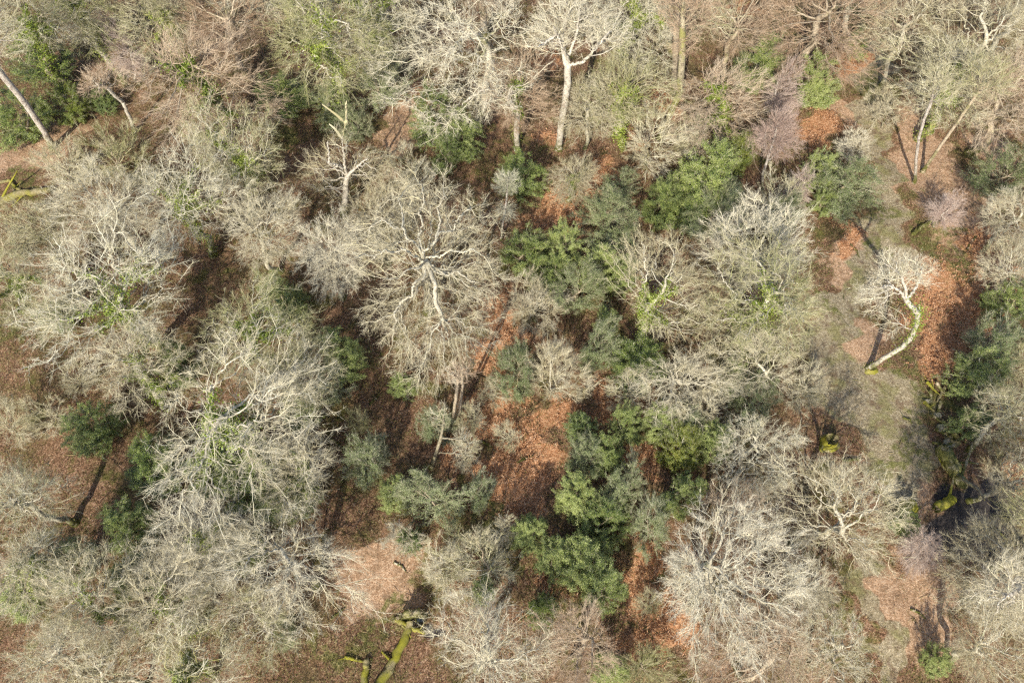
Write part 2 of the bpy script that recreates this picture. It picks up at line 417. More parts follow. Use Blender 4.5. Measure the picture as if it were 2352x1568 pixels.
V['scrub'] = [build_tree(190 + i, 3.4, 8, 'scrub', npts=420, shape=SHR, clear=.08, gnarl=.08, bf=.5, bark='ash_bark', twig='grey_twig', base_r=.12, twigs=5, twig_len=1.0, leafy=1.6, leaf_size=.10, leaf_mat_='scrub') for i in range(3)]
V['shrub'] = [build_tree(200 + i, 3.2, 7.5, 'shrub', npts=420, shape=SHR, clear=.06, gnarl=.08, bf=.6, bark='ash_bark', twig='oak_twig', base_r=.11, twigs=4, twig_len=1.1) for i in range(2)]
V['paleshrub'] = [build_tree(210 + i, 3.6, 9, 'shrub', npts=520, shape=dict(SHR, lump=.4), clear=.1, gnarl=.07, bf=.3, bark='oak_bark', twig='pale_twig', base_r=.12, twigs=5, twig_len=1.1) for i in range(3)]
NAME = dict(oak='bare_oak_tree', mossoak='bare_oak_tree', paleoak='bare_oak_tree', ash='bare_ash_tree', beech='bare_beech_tree', birch='birch_tree',
            holly='holly_tree', yholly='holly_tree', scrub='evergreen_thicket_tree', shrub='bare_shrub', paleshrub='bare_shrub')
CAT = dict(holly='holly tree', yholly='holly tree', scrub='small tree', shrub='shrub', paleshrub='shrub', birch='birch tree')
#TREES
# (kind, crown centre x, y, crown radius in px of the 2352 px picture, height m, ivy 0/1, label)
T = [
('mossoak', 60, 55, 125, 18, 1, 'large greenish bare oak filling the top left corner'),
('oak', 205, 35, 105, 18, 1, 'bare oak with ivy on its limbs just above the dark holly at upper left'),
('holly', 105, 150, 72, 9, 0, 'dark broad holly behind the slanting pale trunk at far upper left'),
('holly', 50, 285, 72, 8, 0, 'olive holly at the left edge in front of the slanting pale trunk'),
('yholly', 172, 250, 48, 6, 0, 'yellow-green rounded holly right of the slanting pale trunk'),
('holly', 238, 232, 30, 5, 0, 'small green holly touching the yellow-green holly on its right'),
('birch', 285, 120, 42, 12, 0, 'purple-twigged birch near the rusty bracken patch at upper left'),
('ash', 430, 185, 140, 19, 1, 'broad many-stemmed bare tree with fanned ascending limbs at upper left'),
('mossoak', 360, 30, 85, 18, 1, 'ivy-hung bare tree on the top edge left of the fanned pale tree'),
('ash', 520, 45, 105, 18, 0, 'tan straight-branched bare tree on the top edge, second from the left corner group'),
('oak', 705, 100, 165, 21, 1, 'very wide oak with heavy mossy limbs, upper left of the snag'),
('holly', 650, 230, 60, 6, 0, 'low dark holly half hidden under the wide oak with heavy mossy limbs'),
('oak', 865, 45, 110, 19, 1, 'bare oak on the top edge above the dark gap left of the great pale crown'),
('scrub', 870, 190, 70, 8, 0, 'dark grey-green thicket left of the narrow leaf-covered clearing near the top'),
('oak', 520, 365, 110, 17, 1, 'bare oak wrapped in bright yellow-green ivy, upper left'),
('oak', 420, 455, 115, 17, 1, 'grey bare oak with ivied trunk just below the yellow-green ivied oak'),
('beech', 250, 480, 120, 15, 0, 'grey fine-twigged tree above the wide pale oak on the left'),
('beech', 600, 515, 90, 15, 0, 'grey-green fine-twigged crown left of the dark lane beside the snag'),
('shrub', 290, 385, 70, 8, 0, 'low brownish twiggy shrub between the two pale trees at upper left'),
('shrub', 150, 395, 60, 7, 0, 'low grey shrub beside the mossy fallen log at the left edge'),
('mossoak', 120, 545, 80, 13, 0, 'olive-grey bare tree below the mossy fallen log at the left edge'),
('paleoak', 1085, 130, 155, 20, 0, 'great pale round-crowned oak left of the bleached white trunk'),
('ash', 1190, 220, 70, 17, 1, 'narrow bare tree with an ivied trunk foot, right of the arching dead limb'),
('beech', 1352, 250, 70, 12, 0, 'dense twiggy crown at the foot of the bleached white trunk'),
('beech', 1318, 395, 62, 9, 1, 'dense greyish crown with ivied stem directly below the bleached white trunk'),
('mossoak', 1455, 215, 105, 16, 1, 'mossy bare oak with drooping twigs right of the bleached white trunk'),
('oak', 1470, 60, 95, 18, 1, 'bare tree with a green ivied trunk on the top edge right of the bleached tree'),
('ash', 1650, 235, 100, 14, 1, 'peach-grey conical crown with ivy up its middle, right of the two tall trunks'),
('ash', 1700, 45, 100, 18, 0, 'tan bare tree with fine sideways branches above the upper right hollies'),
('ash', 1885, 40, 135, 19, 0, 'large pinkish-tan tree of straight radiating branches on the top edge'),
('holly', 1735, 155, 68, 9, 0, 'rounded holly under the tan tree, left of the upper purple birch'),
('holly', 1880, 205, 52, 8, 0, 'holly right of the upper purple birch, beside the russet bracken'),
('holly', 1975, 108, 30, 5, 0, 'small lone round holly beside the head of the path'),
('birch', 1800, 215, 50, 12, 0, 'slim white-stemmed birch with purple twigs, upper of the pair between the hollies'),
('scrub', 1940, 425, 78, 8, 0, 'grey-dusted holly thicket at the left edge of the path'),
('holly', 1895, 470, 34, 5, 0, 'small bright green holly below the grey-dusted thicket'),
('holly', 1630, 425, 88, 9.5, 0, 'large bright green holly dome left of the white-stemmed birch'),
('yholly', 1702, 370, 42, 7, 0, 'light green holly tucked between the large green dome and the birch'),
('holly', 1520, 475, 55, 7, 0, 'blue-green holly on the left flank of the large green dome'),
('scrub', 1650, 505, 70, 7.5, 0, 'grey-twigged thicket in front of the large bright green holly dome'),
('scrub', 1408, 520, 74, 8, 1, 'pale grey-green thicket above the band of dark hollies'),
('scrub', 1420, 430, 42, 6, 0, 'small greyish thicket beside the bright russet bracken near the centre'),
('shrub', 1490, 340, 72, 8, 0, 'brown twiggy shrub above the blue-green holly'),
('shrub', 1600, 330, 50, 7, 0, 'low tan shrub directly above the large bright green holly dome'),
('paleshrub', 1965, 340, 38, 6, 0, 'pale grey shrub leaning over the path beside the round bracken mound'),
('shrub', 1790, 480, 60, 7, 0, 'dark bare shrub right of the grey-twigged thicket'),
('birch', 1830, 425, 36, 8, 0, 'small leaning birch below the taller white-stemmed birch'),
('paleoak', 2095, 55, 85, 17, 0, 'pale crooked-limbed oak right of the head of the path'),
('paleoak', 2245, 70, 120, 18, 0, 'pinkish-white oak filling the top right corner'),
('mossoak', 2190, 185, 110, 16, 1, 'mossy oak with crooked limbs above the pale leaning trunks at upper right'),
('ash', 2310, 230, 95, 17, 0, 'tan bare tree at the right edge above the dark hollies'),
('paleshrub', 2045, 255, 34, 6, 0, 'small grey shrub at the right side of the path near the top'),
('scrub', 2310, 415, 72, 8, 0, 'dark green thicket at the right edge below the tan tree'),
('beech', 2325, 500, 75, 11, 0, 'grey bare crown at the right edge over the dark thicket'),
('beech', 2325, 615, 62, 10, 0, 'grey bare crown at the right edge next to the russet bracken slope'),
('birch', 2175, 480, 46, 7, 0, 'faint purple-twigged birch standing in the clearing at right'),
('holly', 2310, 705, 60, 7, 0, 'dark holly at the right edge below the grey crowns'),
('scrub', 2265, 790, 66, 7.5, 0, 'olive thicket at right between the bracken slope and the edge'),
('holly', 2240, 880, 60, 8, 0, 'large dark holly right of the dead wood heap'),
('holly', 2232, 975, 46, 6, 0, 'dark holly just above the broken mossy trunk at right'),
('shrub', 2330, 835, 55, 8, 0, 'pinkish twiggy shrub on the right edge beside the olive thicket'),
('oak', 2320, 960, 85, 13, 0, 'bare crown on the right edge beside the dark hollies'),
('paleoak', 2325, 1085, 80, 13, 0, 'peach-toned bare crown on the right edge above the shaded muddy hollow'),
('beech', 755, 575, 95, 15, 0, 'grey-green bare crown just below the foot of the snag'),
('beech', 870, 500, 80, 14, 0, 'brownish fine-twigged crown left of the great spreading oak'),
('shrub', 930, 385, 45, 6, 0, 'faint brown shrub left of the bright central holly'),
('scrub', 820, 300, 40, 6, 0, 'shaded twiggy thicket behind the top of the snag'),
('holly', 1000, 280, 56, 9, 0, 'tall green holly above the central oak, the left of its joined pair'),
('holly', 1062, 322, 50, 9, 0, 'bright green holly above the central oak, the right of its joined pair'),
('holly', 1020, 372, 38, 7, 0, 'blue-green holly in the shade directly above the central oak'),
('holly', 1205, 405, 56, 8, 0, 'dark holly behind the thin white birch near the centre'),
('holly', 1215, 590, 60, 8, 0, 'holly at the left end of the dark band right of the great spreading oak'),
('holly', 1300, 572, 48, 8.5, 0, 'yellowish-topped holly in the middle of the dark band right of the great oak'),
('holly', 1372, 622, 52, 8, 0, 'holly at the right end of the dark band near the centre'),
('scrub', 1330, 680, 60, 8, 0, 'round grey-green thicket below the dark band of hollies'),
('holly', 1430, 650, 42, 7, 0, 'dark holly behind the left side of the white fan-shaped oak'),
('paleshrub', 1235, 705, 70, 8.5, 0, 'brown-grey rounded shrub right of the great spreading oak'),
('paleshrub', 1275, 865, 72, 9, 0, 'pale ash-grey rounded shrub spilling over the bracken at centre'),
('scrub', 1190, 870, 58, 8, 0, 'grey-green thicket left of the pale ash-grey shrub'),
('scrub', 1370, 800, 55, 8, 0, 'yellowish-green thicket right of the pale ash-grey shrub'),
('holly', 1385, 740, 34, 6, 0, 'small dark holly above the yellowish-green thicket'),
('paleoak', 1515, 690, 115, 16, 1, 'white fan-shaped oak with bright upright limbs right of centre'),
('holly', 1480, 830, 75, 6, 0, 'broad low holly seen through the twigs below the white fan-shaped oak'),
('paleoak', 1545, 860, 105, 11, 0, 'thin-crowned pale oak spreading over the broad low holly'),
('oak', 1765, 690, 160, 18, 1, 'huge pale oak with bright ivy in its heart, right of the white fan-shaped oak'),
('beech', 1735, 590, 115, 15, 0, 'greyer fine-twigged crown behind the huge ivied pale oak'),
('paleoak', 1740, 830, 90, 12, 0, 'pale bare crown forming the lower fringe of the huge ivied oak'),
('holly', 1668, 880, 38, 7, 0, 'dark green holly between the two lower pale crowns right of centre'),
('scrub', 1735, 930, 62, 7, 0, 'dark olive thicket below the huge ivied oak'),
('shrub', 1840, 895, 46, 7, 0, 'small grey shrub at the left edge of the shadowed path'),
('oak', 290, 690, 160, 17, 1, 'wide pale oak with white level limbs at left'),
('paleoak', 310, 855, 115, 13, 1, 'pale oak with green ivy on its trunk below the wide oak at left'),
('oak', 600, 750, 120, 17, 1, 'pale twisting oak left of the central brown lane'),
('oak', 660, 860, 90, 14, 0, 'bare oak with a thick curved trunk beside the central brown lane'),
('holly', 655, 690, 62, 8, 0, 'dark holly at the top of the central brown lane'),
('holly', 775, 825, 58, 9, 0, 'dark holly standing in the brown lane left of the great spreading oak'),
('scrub', 770, 890, 40, 7, 0, 'pale olive thicket at the foot of the dark lane holly'),
('holly', 690, 945, 42, 7, 0, 'dark holly at the foot of the thick curved trunk'),
('holly', 215, 980, 60, 9, 0, 'isolated dark holly casting a long shadow at left'),
('paleoak', 520, 980, 200, 18, 1, 'largest pale oak at left with long level limbs'),
('holly', 600, 1115, 85, 9, 0, 'bright green holly growing up under the largest pale oak'),
('holly', 350, 1075, 75, 6, 0, 'dark bluish holly below the left limbs of the largest pale oak'),
('paleoak', 690, 1085, 95, 13, 1, 'white-twigged bare crown right of the bright green holly'),
('scrub', 850, 1065, 60, 8, 0, 'grey-green conical thicket right of the dark leaf-strewn lane'),
('scrub', 1010, 1140, 68, 8, 0, 'pale grey-green thicket below the mossy leaning stem'),
('paleshrub', 945, 1235, 36, 7, 0, 'small round whitish shrub in front of the forked shadows'),
('holly', 940, 1240, 34, 4, 0, 'low green holly skirting the small round whitish shrub'),
('holly', 930, 885, 32, 5, 0, 'small holly at the lower left fringe of the great spreading oak'),
('scrub', 995, 985, 42, 6, 0, 'olive thicket left of the twin leaning poles'),
('holly', 900, 1135, 45, 6, 0, 'dark mottled holly between the conical and the pale grey-green thickets'),
('oak', 45, 650, 95, 14, 1, 'bare crown at the left edge level with the wide pale oak'),
('shrub', 25, 560, 55, 7, 0, 'yellowish shrub at the left edge below the fallen log'),
('scrub', 130, 720, 45, 5, 0, 'low green scrub left of the wide pale oak'),
('oak', 60, 1130, 105, 15, 0, 'grey bare oak at the left edge beside the long holly shadow'),
('shrub', 15, 980, 50, 8, 0, 'faint grey shrub at the left edge beside the brown glade'),
('beech', 460, 1220, 115, 14, 1, 'brown-grey crown below the largest pale oak'),
('paleoak', 675, 1290, 145, 15, 0, 'sprawling pale oak with long level limbs above the bottom clearing'),
('holly', 290, 1215, 62, 7, 0, 'dark holly in the shade right of the brown slope at lower left'),
('holly', 310, 1315, 52, 7, 0, 'holly below the shaded one at lower left, crossed by fine twigs'),
('mossoak', 55, 1290, 105, 15, 1, 'ivied bare oak on the left edge at lower left'),
('paleoak', 220, 1400, 120, 15, 1, 'pale oak with a star of bright limbs at lower left'),
('beech', 385, 1395, 115, 14, 1, 'beige twiggy crown right of the star-limbed oak'),
('oak', 110, 1510, 105, 14, 0, 'bare oak in the bottom left corner over pinkish leaf litter'),
('mossoak', 420, 1520, 115, 13, 1, 'mossy bare oak on the bottom edge left of the clearing'),
('oak', 570, 1430, 85, 12, 0, 'grey bare oak at the left edge of the bottom clearing'),
('paleoak', 260, 1540, 90, 12, 0, 'pale bare crown on the bottom edge beside the corner oak'),
('paleoak', 1090, 1500, 130, 14, 0, 'pale oak with white crooked limbs on the bottom edge right of the mossy logs'),
('shrub', 1110, 1290, 85, 8, 0, 'thin brown twiggy shrub above the small bright holly'),
('holly', 1105, 1352, 34, 5, 0, 'small bright green holly above the white-limbed oak on the bottom edge'),
('yholly', 1245, 1400, 40, 5, 0, 'small yellow-green holly beside the brown fan-shaped tree'),
('ash', 1330, 1480, 100, 13, 0, 'brown fan-shaped bare tree on the bottom edge'),
('shrub', 1480, 1520, 62, 8, 0, 'grey-brown shrub on the bottom edge right of the fan-shaped tree'),
('holly', 1400, 1545, 45, 6, 0, 'holly on the bottom edge under the fan-shaped tree'),
('holly', 1345, 1285, 74, 9, 0, 'big round holly in the lower centre, above the lowest one'),
('holly', 1385, 1365, 52, 8, 0, 'lowest large dark holly of the central chain'),
('holly', 1215, 1215, 48, 7, 0, 'yellow-tipped holly at the left of the central chain'),
('holly', 1330, 1150, 52, 8, 0, 'green-topped holly midway in the central chain'),
('scrub', 1420, 1125, 56, 9, 0, 'pale green pointed thicket midway in the central chain'),
('scrub', 1480, 1205, 52, 8, 0, 'grey-green thicket right of the dark gap in the central chain'),
('holly', 1550, 1135, 52, 8, 0, 'pointed holly at the right end of the central chain'),
('scrub', 1350, 1050, 50, 8, 0, 'grey thicket beside the bright bracken slope'),
('holly', 1340, 980, 42, 6, 0, 'small holly at the top of the bright bracken slope'),
('holly', 1440, 985, 44, 7, 0, 'green holly above the rusty gap in the central chain'),
('holly', 1510, 975, 42, 7, 0, 'dark holly at the top right of the central chain'),
('yholly', 1560, 1050, 52, 8, 0, 'lime-green holly right of the rusty gap'),
('holly', 1622, 1030, 56, 7, 0, 'dark shaded holly right of the lime-green one'),
('shrub', 1610, 970, 60, 6, 0, 'dark brown leafless shrub behind the lime-green holly'),
('beech', 1650, 1320, 165, 16, 0, 'biggest rounded pale crown at lower right'),
('oak', 1740, 1045, 92, 14, 0, 'greyish open oak above the biggest rounded crown'),
('paleoak', 1895, 1175, 135, 16, 0, 'white-limbed oak reaching out over the path at lower right'),
('ash', 1690, 1160, 80, 13, 0, 'tan bare crown squeezed between the greyish oak and the biggest rounded crown'),
('ash', 1740, 1490, 140, 13, 0, 'reddish-brown straight-branched tree on the bottom edge at right'),
('oak', 1930, 1490, 95, 13, 0, 'pale oak on the bottom edge left of the leaf-strewn track'),
('beech', 1850, 1340, 75, 12, 0, 'grey twiggy crown between the white-limbed oak and the bottom edge'),
('birch', 2120, 1265, 55, 7, 0, 'small bent birch with reddish twigs below the mossy log ends'),
('holly', 2068, 1205, 34, 4, 0, 'low holly against the left mossy log end'),
('holly', 2142, 1515, 36, 5, 0, 'lone round dark holly near the bottom right'),
('beech', 2320, 1330, 110, 14, 0, 'pale bare crown on the right edge in front of the dark hollow'),
('beech', 2280, 1490, 105, 13, 0, 'silvery bare crown in the bottom right corner'),
('holly', 1270, 1290, 50, 6, 0, 'holly tucked against the left side of the big round holly in the lower centre'),
('holly', 1390, 1215, 58, 8, 0, 'holly in the middle of the central chain above the big round one'),
('holly', 1400, 1050, 42, 7, 0, 'small dark holly above the pale green pointed thicket'),
('scrub', 1560, 990, 46, 7, 0, 'grey-green thicket joined to the top of the lime-green holly'),
('holly', 1265, 640, 46, 7, 0, 'low holly filling the underside of the dark band near the centre'),
('holly', 1580, 480, 50, 7, 0, 'shaded holly between the blue-green one and the large green dome'),
('holly', 1880, 400, 46, 6, 0, 'dark holly behind the grey-dusted thicket, below the round bracken mound'),
('scrub', 1800, 500, 50, 6, 0, 'dark olive thicket beside the small leaning birch'),
('holly', 480, 1090, 60, 7, 0, 'dark holly under the middle of the largest pale oak'),
('holly', 660, 1170, 62, 7, 0, 'green holly at the lower right foot of the largest pale oak'),
('scrub', 780, 240, 55, 7, 0, 'olive thicket under the right side of the wide mossy-limbed oak'),
('holly', 400, 850, 55, 7, 0, 'green holly beside the ivied trunk below the wide oak at left'),
('scrub', 180, 1300, 60, 7, 0, 'olive thicket among bare oaks left of the crossed-over holly at lower left'),
('holly', 40, 1370, 55, 6, 0, 'leafy green holly on the left edge near the bottom'),
('scrub', 470, 1320, 60, 7, 0, 'greenish thicket between beige crown and sprawling oak at the bottom left'),
('holly', 560, 1265, 50, 6, 0, 'dark holly in the shade of the sprawling pale oak'),
('shrub', 1085, 960, 42, 5, 0, 'thin brush right of the twin leaning poles'),
('shrub', 1130, 900, 34, 4, 0, 'small brush at the top of the bracken clearing below the great spreading oak'),
('shrub', 1065, 1040, 40, 5, 0, 'scraggy bush below the twin leaning poles'),
('shrub', 1165, 1000, 30, 4, 0, 'little bare bush in the middle of the bracken clearing'),
('scrub', 1100, 1130, 40, 5, 0, 'low green bush at the lower left of the bracken clearing'),
('shrub', 1150, 1215, 40, 5, 0, 'thin bush between the low green bush and the yellow-tipped holly'),
('shrub', 1020, 1310, 60, 7, 0, 'sparse yellowish bush right of the pale bottom clearing'),
('shrub', 830, 970, 34, 5, 0, 'thin sapling clump in the brown lane above the conical thicket'),
('shrub', 1440, 900, 44, 6, 0, 'bare bush in the rusty bracken below the thin-crowned pale oak'),
('shrub', 1500, 1390, 36, 5, 0, 'small bare bush in the orange bracken strip at the bottom'),
('scrub', 660, 1450, 34, 4, 0, 'low dark bush in the brown bottom clearing'),
('shrub', 110, 960, 44, 6, 0, 'wispy sapling clump in the brown glade at left'),
('shrub', 180, 870, 40, 5, 0, 'wispy bush at the edge of the brown glade at left'),
# beyond the top edge and just off the sides: their crowns and shadows reach the picture
('ash', 1110, -60, 120, 19, 0, 'bare tree cut by the top edge, left of the bleached tree'),
('oak', 1580, -50, 110, 20, 0, 'bare tree cut by the top edge behind the two tall trunks'),
('mossoak', 620, -70, 120, 19, 0, 'bare tree cut by the top edge behind the wide mossy-limbed oak'),
('oak', 2000, -60, 90, 18, 0, 'bare tree cut by the top edge above the lone round holly'),
('paleoak', 2360, -30, 110, 18, 0, 'pale bare tree cut by the top right corner'),
('oak', 2440, 1230, 130, 18, 0, 'bare tree cut by the right edge beside the dark hollow'),
]
cnts = {}
used = set()
trees = []
for (k, cx, cy, rp, H, ivy, label) in T:
    i = cnts.get(k, 0); cnts[k] = i + 1
    res = V[k][i % len(V[k])]
    fz = res['zc'] / res['H']; p = at(cx, cy, H * fz)
    R = rp * depth(p) / FPX
    s = R / res['R'] / (0.88 if k not in ('holly', 'yholly', 'scrub') else .90); sz = H / res['H']
    rz = rng.uniform(0, 2 * math.pi)
    assert label not in used, label
    used.add(label)
    a_ = rng.uniform(.88, 1.13)
    o_ = place(res, NAME[k], label, (p[0], p[1], 0), rz, (s * a_, s / a_, sz), ivy, CAT.get(k, 'tree'))
    o_.rotation_euler = (rng.normal() * .05, rng.normal() * .05, rz)
    trees.append((p[0], p[1], R))
#HEROES
def Hc(base, pts):
    """polyline in picture coordinates with a forward offset in metres; relative to the base"""
    b = at(*base); return np.array([at_y(x, y, b[1] + dy) - b for x, y, dy in pts]), b
def hero(name, label, base, chains, cpts, seed, shape=OAK, cat='tree', **kw):
    ch = []; b = at(*base)
    for i, c in enumerate(chains):
        P, _ = Hc(base, c); 
        if i == 0: P = np.concatenate([[[0, 0, 0]], P])
        # refine
        t = np.arange(len(P)); tt = np.linspace(0, len(P) - 1, (len(P) - 1) * 3 + 1)
        P = np.column_stack([np.interp(tt, t, P[:, a]) for a in range(3)])
        ch.append((P, .3))
    g = np.random.default_rng(seed)
    ex = []
    for (x, y, dy, rpx, n) in cpts:       # twig clouds
        c = at_y(x, y, b[1] + dy) - b; r = rpx * depth(c + b) / FPX
        ex.append(c + unit(g.normal(size=(n, 3))) * (g.uniform(0, 1, (n, 1)) ** .45) * r * np.array([1, 1, .75]))
    ex = np.concatenate(ex); ex = ex[ex[:, 2] > .8]
    Hh = max(ex[:, 2].max(), 5); ctr = ex.mean(0)
    res = build_tree(seed, 7 * kw.pop('rs', 1), Hh, 'h', chains=ch, npts=0, extra_pts=ex, shape=shape, center=(ctr[0], ctr[1]), cz=ctr[2] * .6, **kw)
    place(res, name, label, b, 0, (1, 1, 1), bool(kw.get('ivy')), cat)
    return res

hero('dead_tree', 'bleached white dead tree with tall trunk and forked limbs near the top centre', (1283, 345),
     [[(1287, 300, 0), (1297, 240, 0), (1304, 190, 0), (1304, 150, 0), (1305, 125, .2)],
      [(1305, 140, 0), (1292, 110, -1), (1280, 80, -1), (1270, 60, -2)],
      [(1306, 128, 0), (1318, 100, .5), (1325, 70, 1), (1330, 40, 1)],
      [(1305, 150, 0), (1335, 145, -1), (1352, 130, -1), (1378, 100, -2), (1400, 72, -2)],
      [(1280, 80, -1), (1250, 100, -2), (1235, 108, -3)],
      [(1300, 150, 0), (1290, 90, 2), (1300, 50, 3), (1310, 20, 3)]],
     [(1310, 45, 3, 90, 520), (1250, 80, 1, 55, 180), (1395, 70, 1, 60, 200)], 301,
     bark='white_bark', twig='pale_twig', base_r=.43, gnarl=.12, bf=.45, twigs=3, forced=.36)
hero('bare_oak_tree', 'leaning snag-topped oak with pale twisting limbs left of the central oak', (790, 492),
     [[(792, 460, 0), (794, 425, 0), (798, 405, 0), (792, 385, 0), (790, 350, 0), (786, 320, 0), (792, 290, 0), (800, 280, 0)],
      [(798, 405, 0), (812, 390, 0), (828, 375, 0), (845, 365, 0)],
      [(790, 388, 0), (775, 380, -.5), (756, 375, -1), (755, 345, -1), (752, 325, -1)],
      [(786, 320, 0), (768, 295, 0), (756, 285, 0)], [(792, 290, 0), (797, 260, 0), (795, 230, 0)], [(790, 280, 0), (770, 262, 0), (740, 240, 0)]],
     [(740, 390, 1, 65, 220), (850, 380, 1, 55, 200), (780, 330, 1, 45, 70), (775, 420, 2, 70, 100)], 302,
     bark='white_bark', twig='pale_twig', base_r=.42, gnarl=.12, bf=.4, twigs=2, forced=.4)
hero('bare_oak_tree', 'great spreading oak with grey-pink serpentine limbs at the centre of the wood', (985, 712),
     [[(983, 670, 0), (977, 620, -2), (970, 585, -3)],
      [(972, 600, -3), (950, 588, -4), (930, 572, -5), (905, 580, -5), (885, 575, -6), (860, 590, -6), (835, 584, -6), (815, 592, -7)],
      [(972, 590, -3), (955, 560, -3), (935, 548, -3), (925, 525, -2), (900, 522, -2), (880, 505, -1)],
      [(972, 580, -3), (960, 545, -2), (972, 515, -1), (962, 490, 0), (975, 465, 1), (970, 435, 2)],
      [(972, 580, -3), (1000, 555, -2), (1010, 535, -1), (1040, 530, 0), (1050, 500, 1), (1080, 480, 2)],
      [(975, 590, -3), (1010, 590, -4), (1030, 575, -4), (1060, 580, -4), (1085, 572, -4), (1115, 592, -4)],
      [(980, 600, -3), (1000, 625, -5), (1030, 632, -6), (1050, 622, -6), (1080, 645, -7), (1100, 650, -7)],
      [(980, 600, -3), (975, 635, -5), (950, 650, -6), (945, 680, -7), (920, 695, -7), (905, 722, -8)],
      [(980, 600, -3), (998, 650, -6), (1000, 690, -7), (1018, 735, -8)],
      [(980, 600, -3), (960, 615, -5), (930, 622, -6), (915, 640, -6), (885, 640, -7)],
      [(1000, 555, -2), (1010, 510, 0), (1005, 480, 1), (1022, 450, 2)], [(925, 525, -2), (925, 490, 0), (915, 460, 1)]],
     [(975, 560, 2, 160, 500), (970, 440, 4, 85, 200), (1070, 520, 2, 90, 230), (860, 570, -3, 80, 220), (990, 700, -5, 120, 320), (1095, 630, -3, 80, 190), (985, 800, -10, 115, 420), (900, 720, -6, 80, 180), (1080, 740, -7, 80, 180)], 303,
     bark='oak_bark', twig='pale_twig', base_r=.5, gnarl=.13, bf=.38, twigs=3, forced=.24)
hero('leaning_tree', 'white curving tree leaning right over ivy beside the track', (1990, 848),
     [[(2030, 822, 0), (2068, 800, 0), (2090, 778, 0), (2104, 750, 0), (2108, 720, 0), (2095, 705, 0), (2082, 690, 0), (2080, 665, .5), (2072, 640, 1)],
      [(2104, 750, 0), (2112, 725, 1), (2112, 700, 1), (2098, 705, 1.5)],
      [(2082, 690, 0), (2102, 665, 1), (2112, 640, 2), (2118, 615, 2)],
      [(2082, 690, 0), (2066, 668, 0), (2045, 655, 0), (2025, 660, -1)]],
     [(2060, 625, 2, 58, 260), (2110, 625, 3, 42, 120), (2005, 680, 0, 48, 150), (2040, 740, 1, 50, 50)], 304,
     bark='white_bark', twig='pale_twig', base_r=.26, gnarl=.12, bf=.4, twigs=2, ivy=.13, rs=.8, forced=.55)
hero('bare_tree', 'tall slanting smooth pale trunk with a mossy foot at far upper left', (122, 338),
     [[(100, 300, 0), (60, 240, 0), (0, 165, 0), (-40, 100, 0)], [(0, 165, 0), (-40, 170, -2)]],
     [(-50, 60, 0, 120, 500)], 305, bark='birch_bark', twig='oak_twig', base_r=.4, gnarl=.06, bf=.6, twigs=3)
hero('birch_tree', 'taller white-stemmed birch with reddish-purple twigs right of the large green holly dome', (1750, 438),
     [[(1752, 400, 0), (1762, 370, 0), (1775, 330, 0), (1785, 290, 0)], [(1752, 405, 0), (1735, 380, -1), (1728, 350, -1)],
      [(1760, 375, 0), (1795, 340, 1), (1815, 315, 1)], [(1765, 370, 0), (1755, 330, 0), (1760, 300, 0)]],
     [(1785, 320, 0, 58, 420), (1800, 275, 0, 35, 160)], 306, shape=dict(BIR, cone=None), bark='birch_bark', twig='birch_twig', base_r=.17, gnarl=.04, bf=.8,
     twigs=4, rs=.45, twig_len=1.3, cat='birch tree')
hero('birch_tree', 'thin white birch with grey twigs standing before the dark holly near the centre', (1151, 550),
     [[(1155, 510, 0), (1163, 460, 0), (1166, 420, 0), (1172, 385, 0)]],
     [(1163, 420, 0, 36, 260), (1160, 480, 0, 30, 120)], 307, shape=dict(BIR, cone=None), bark='birch_bark', twig='grey_twig', base_r=.13, gnarl=.04, bf=.8,
     twigs=3, rs=.4, cat='birch tree')
hero('bare_tree', 'tall straight bare trunk reaching the top edge, left of the two tall trunks', (1548, 208),
     [[(1550, 150, 0), (1553, 80, 0), (1556, 0, 0)]], [(1560, -40, 0, 80, 300), (1555, 40, 0, 45, 90)], 308, bark='ash_bark', twig='ash_twig', base_r=.4, gnarl=.05, bf=.6)
hero('bare_tree', 'curving brown trunk, right of the two tall trunks, rising from the shrubs below', (1518, 320),
     [[(1530, 285, 0), (1545, 250, 0), (1560, 215, 0), (1566, 150, 0), (1568, 60, 0)]], [(1575, 0, 0, 80, 280), (1570, 90, 0, 45, 90)], 309, bark='moss_bark', twig='ash_twig', base_r=.42, gnarl=.05, bf=.6)
hero('bare_tree', 'slender pale curved trunk with a long straight shadow, right of the path', (2102, 416),
     [[(2104, 370, 0), (2110, 320, 0), (2122, 275, 0), (2140, 232, 0)]], [(2160, 190, 0, 60, 220)], 310, bark='birch_bark', twig='oak_twig', base_r=.18, gnarl=.07, bf=.6, rs=.6)
hero('bare_tree', 'long thin grey trunk slanting up to the right behind the slender pale curved one', (2122, 390),
     [[(2160, 335, 0), (2200, 280, 0), (2245, 215, 0)]], [(2270, 170, 0, 70, 280)], 311, bark='ash_bark', twig='oak_twig', base_r=.2, gnarl=.07, bf=.6, rs=.7)
hero('bare_tree', 'short thick whitish trunk between the slender curved one and the long thin grey one', (2138, 300),
     [[(2150, 275, 0), (2165, 243, 0), (2180, 210, 0)]], [(2190, 150, 0, 80, 280)], 312, bark='birch_bark', twig='oak_twig', base_r=.3, gnarl=.06, bf=.6, rs=.8)
hero('bare_tree', 'pale stub-topped trunk in the twigs right of the yellow-green holly', (308, 300),
     [[(298, 270, 0), (282, 235, 0), (268, 210, 0)], [(282, 235, 0), (250, 205, -1), (225, 195, -2)]], [(215, 190, -2, 40, 130), (250, 170, 0, 40, 120)], 313, bark='white_bark', twig='ash_twig', base_r=.24, gnarl=.2, bf=.45, rs=.6)
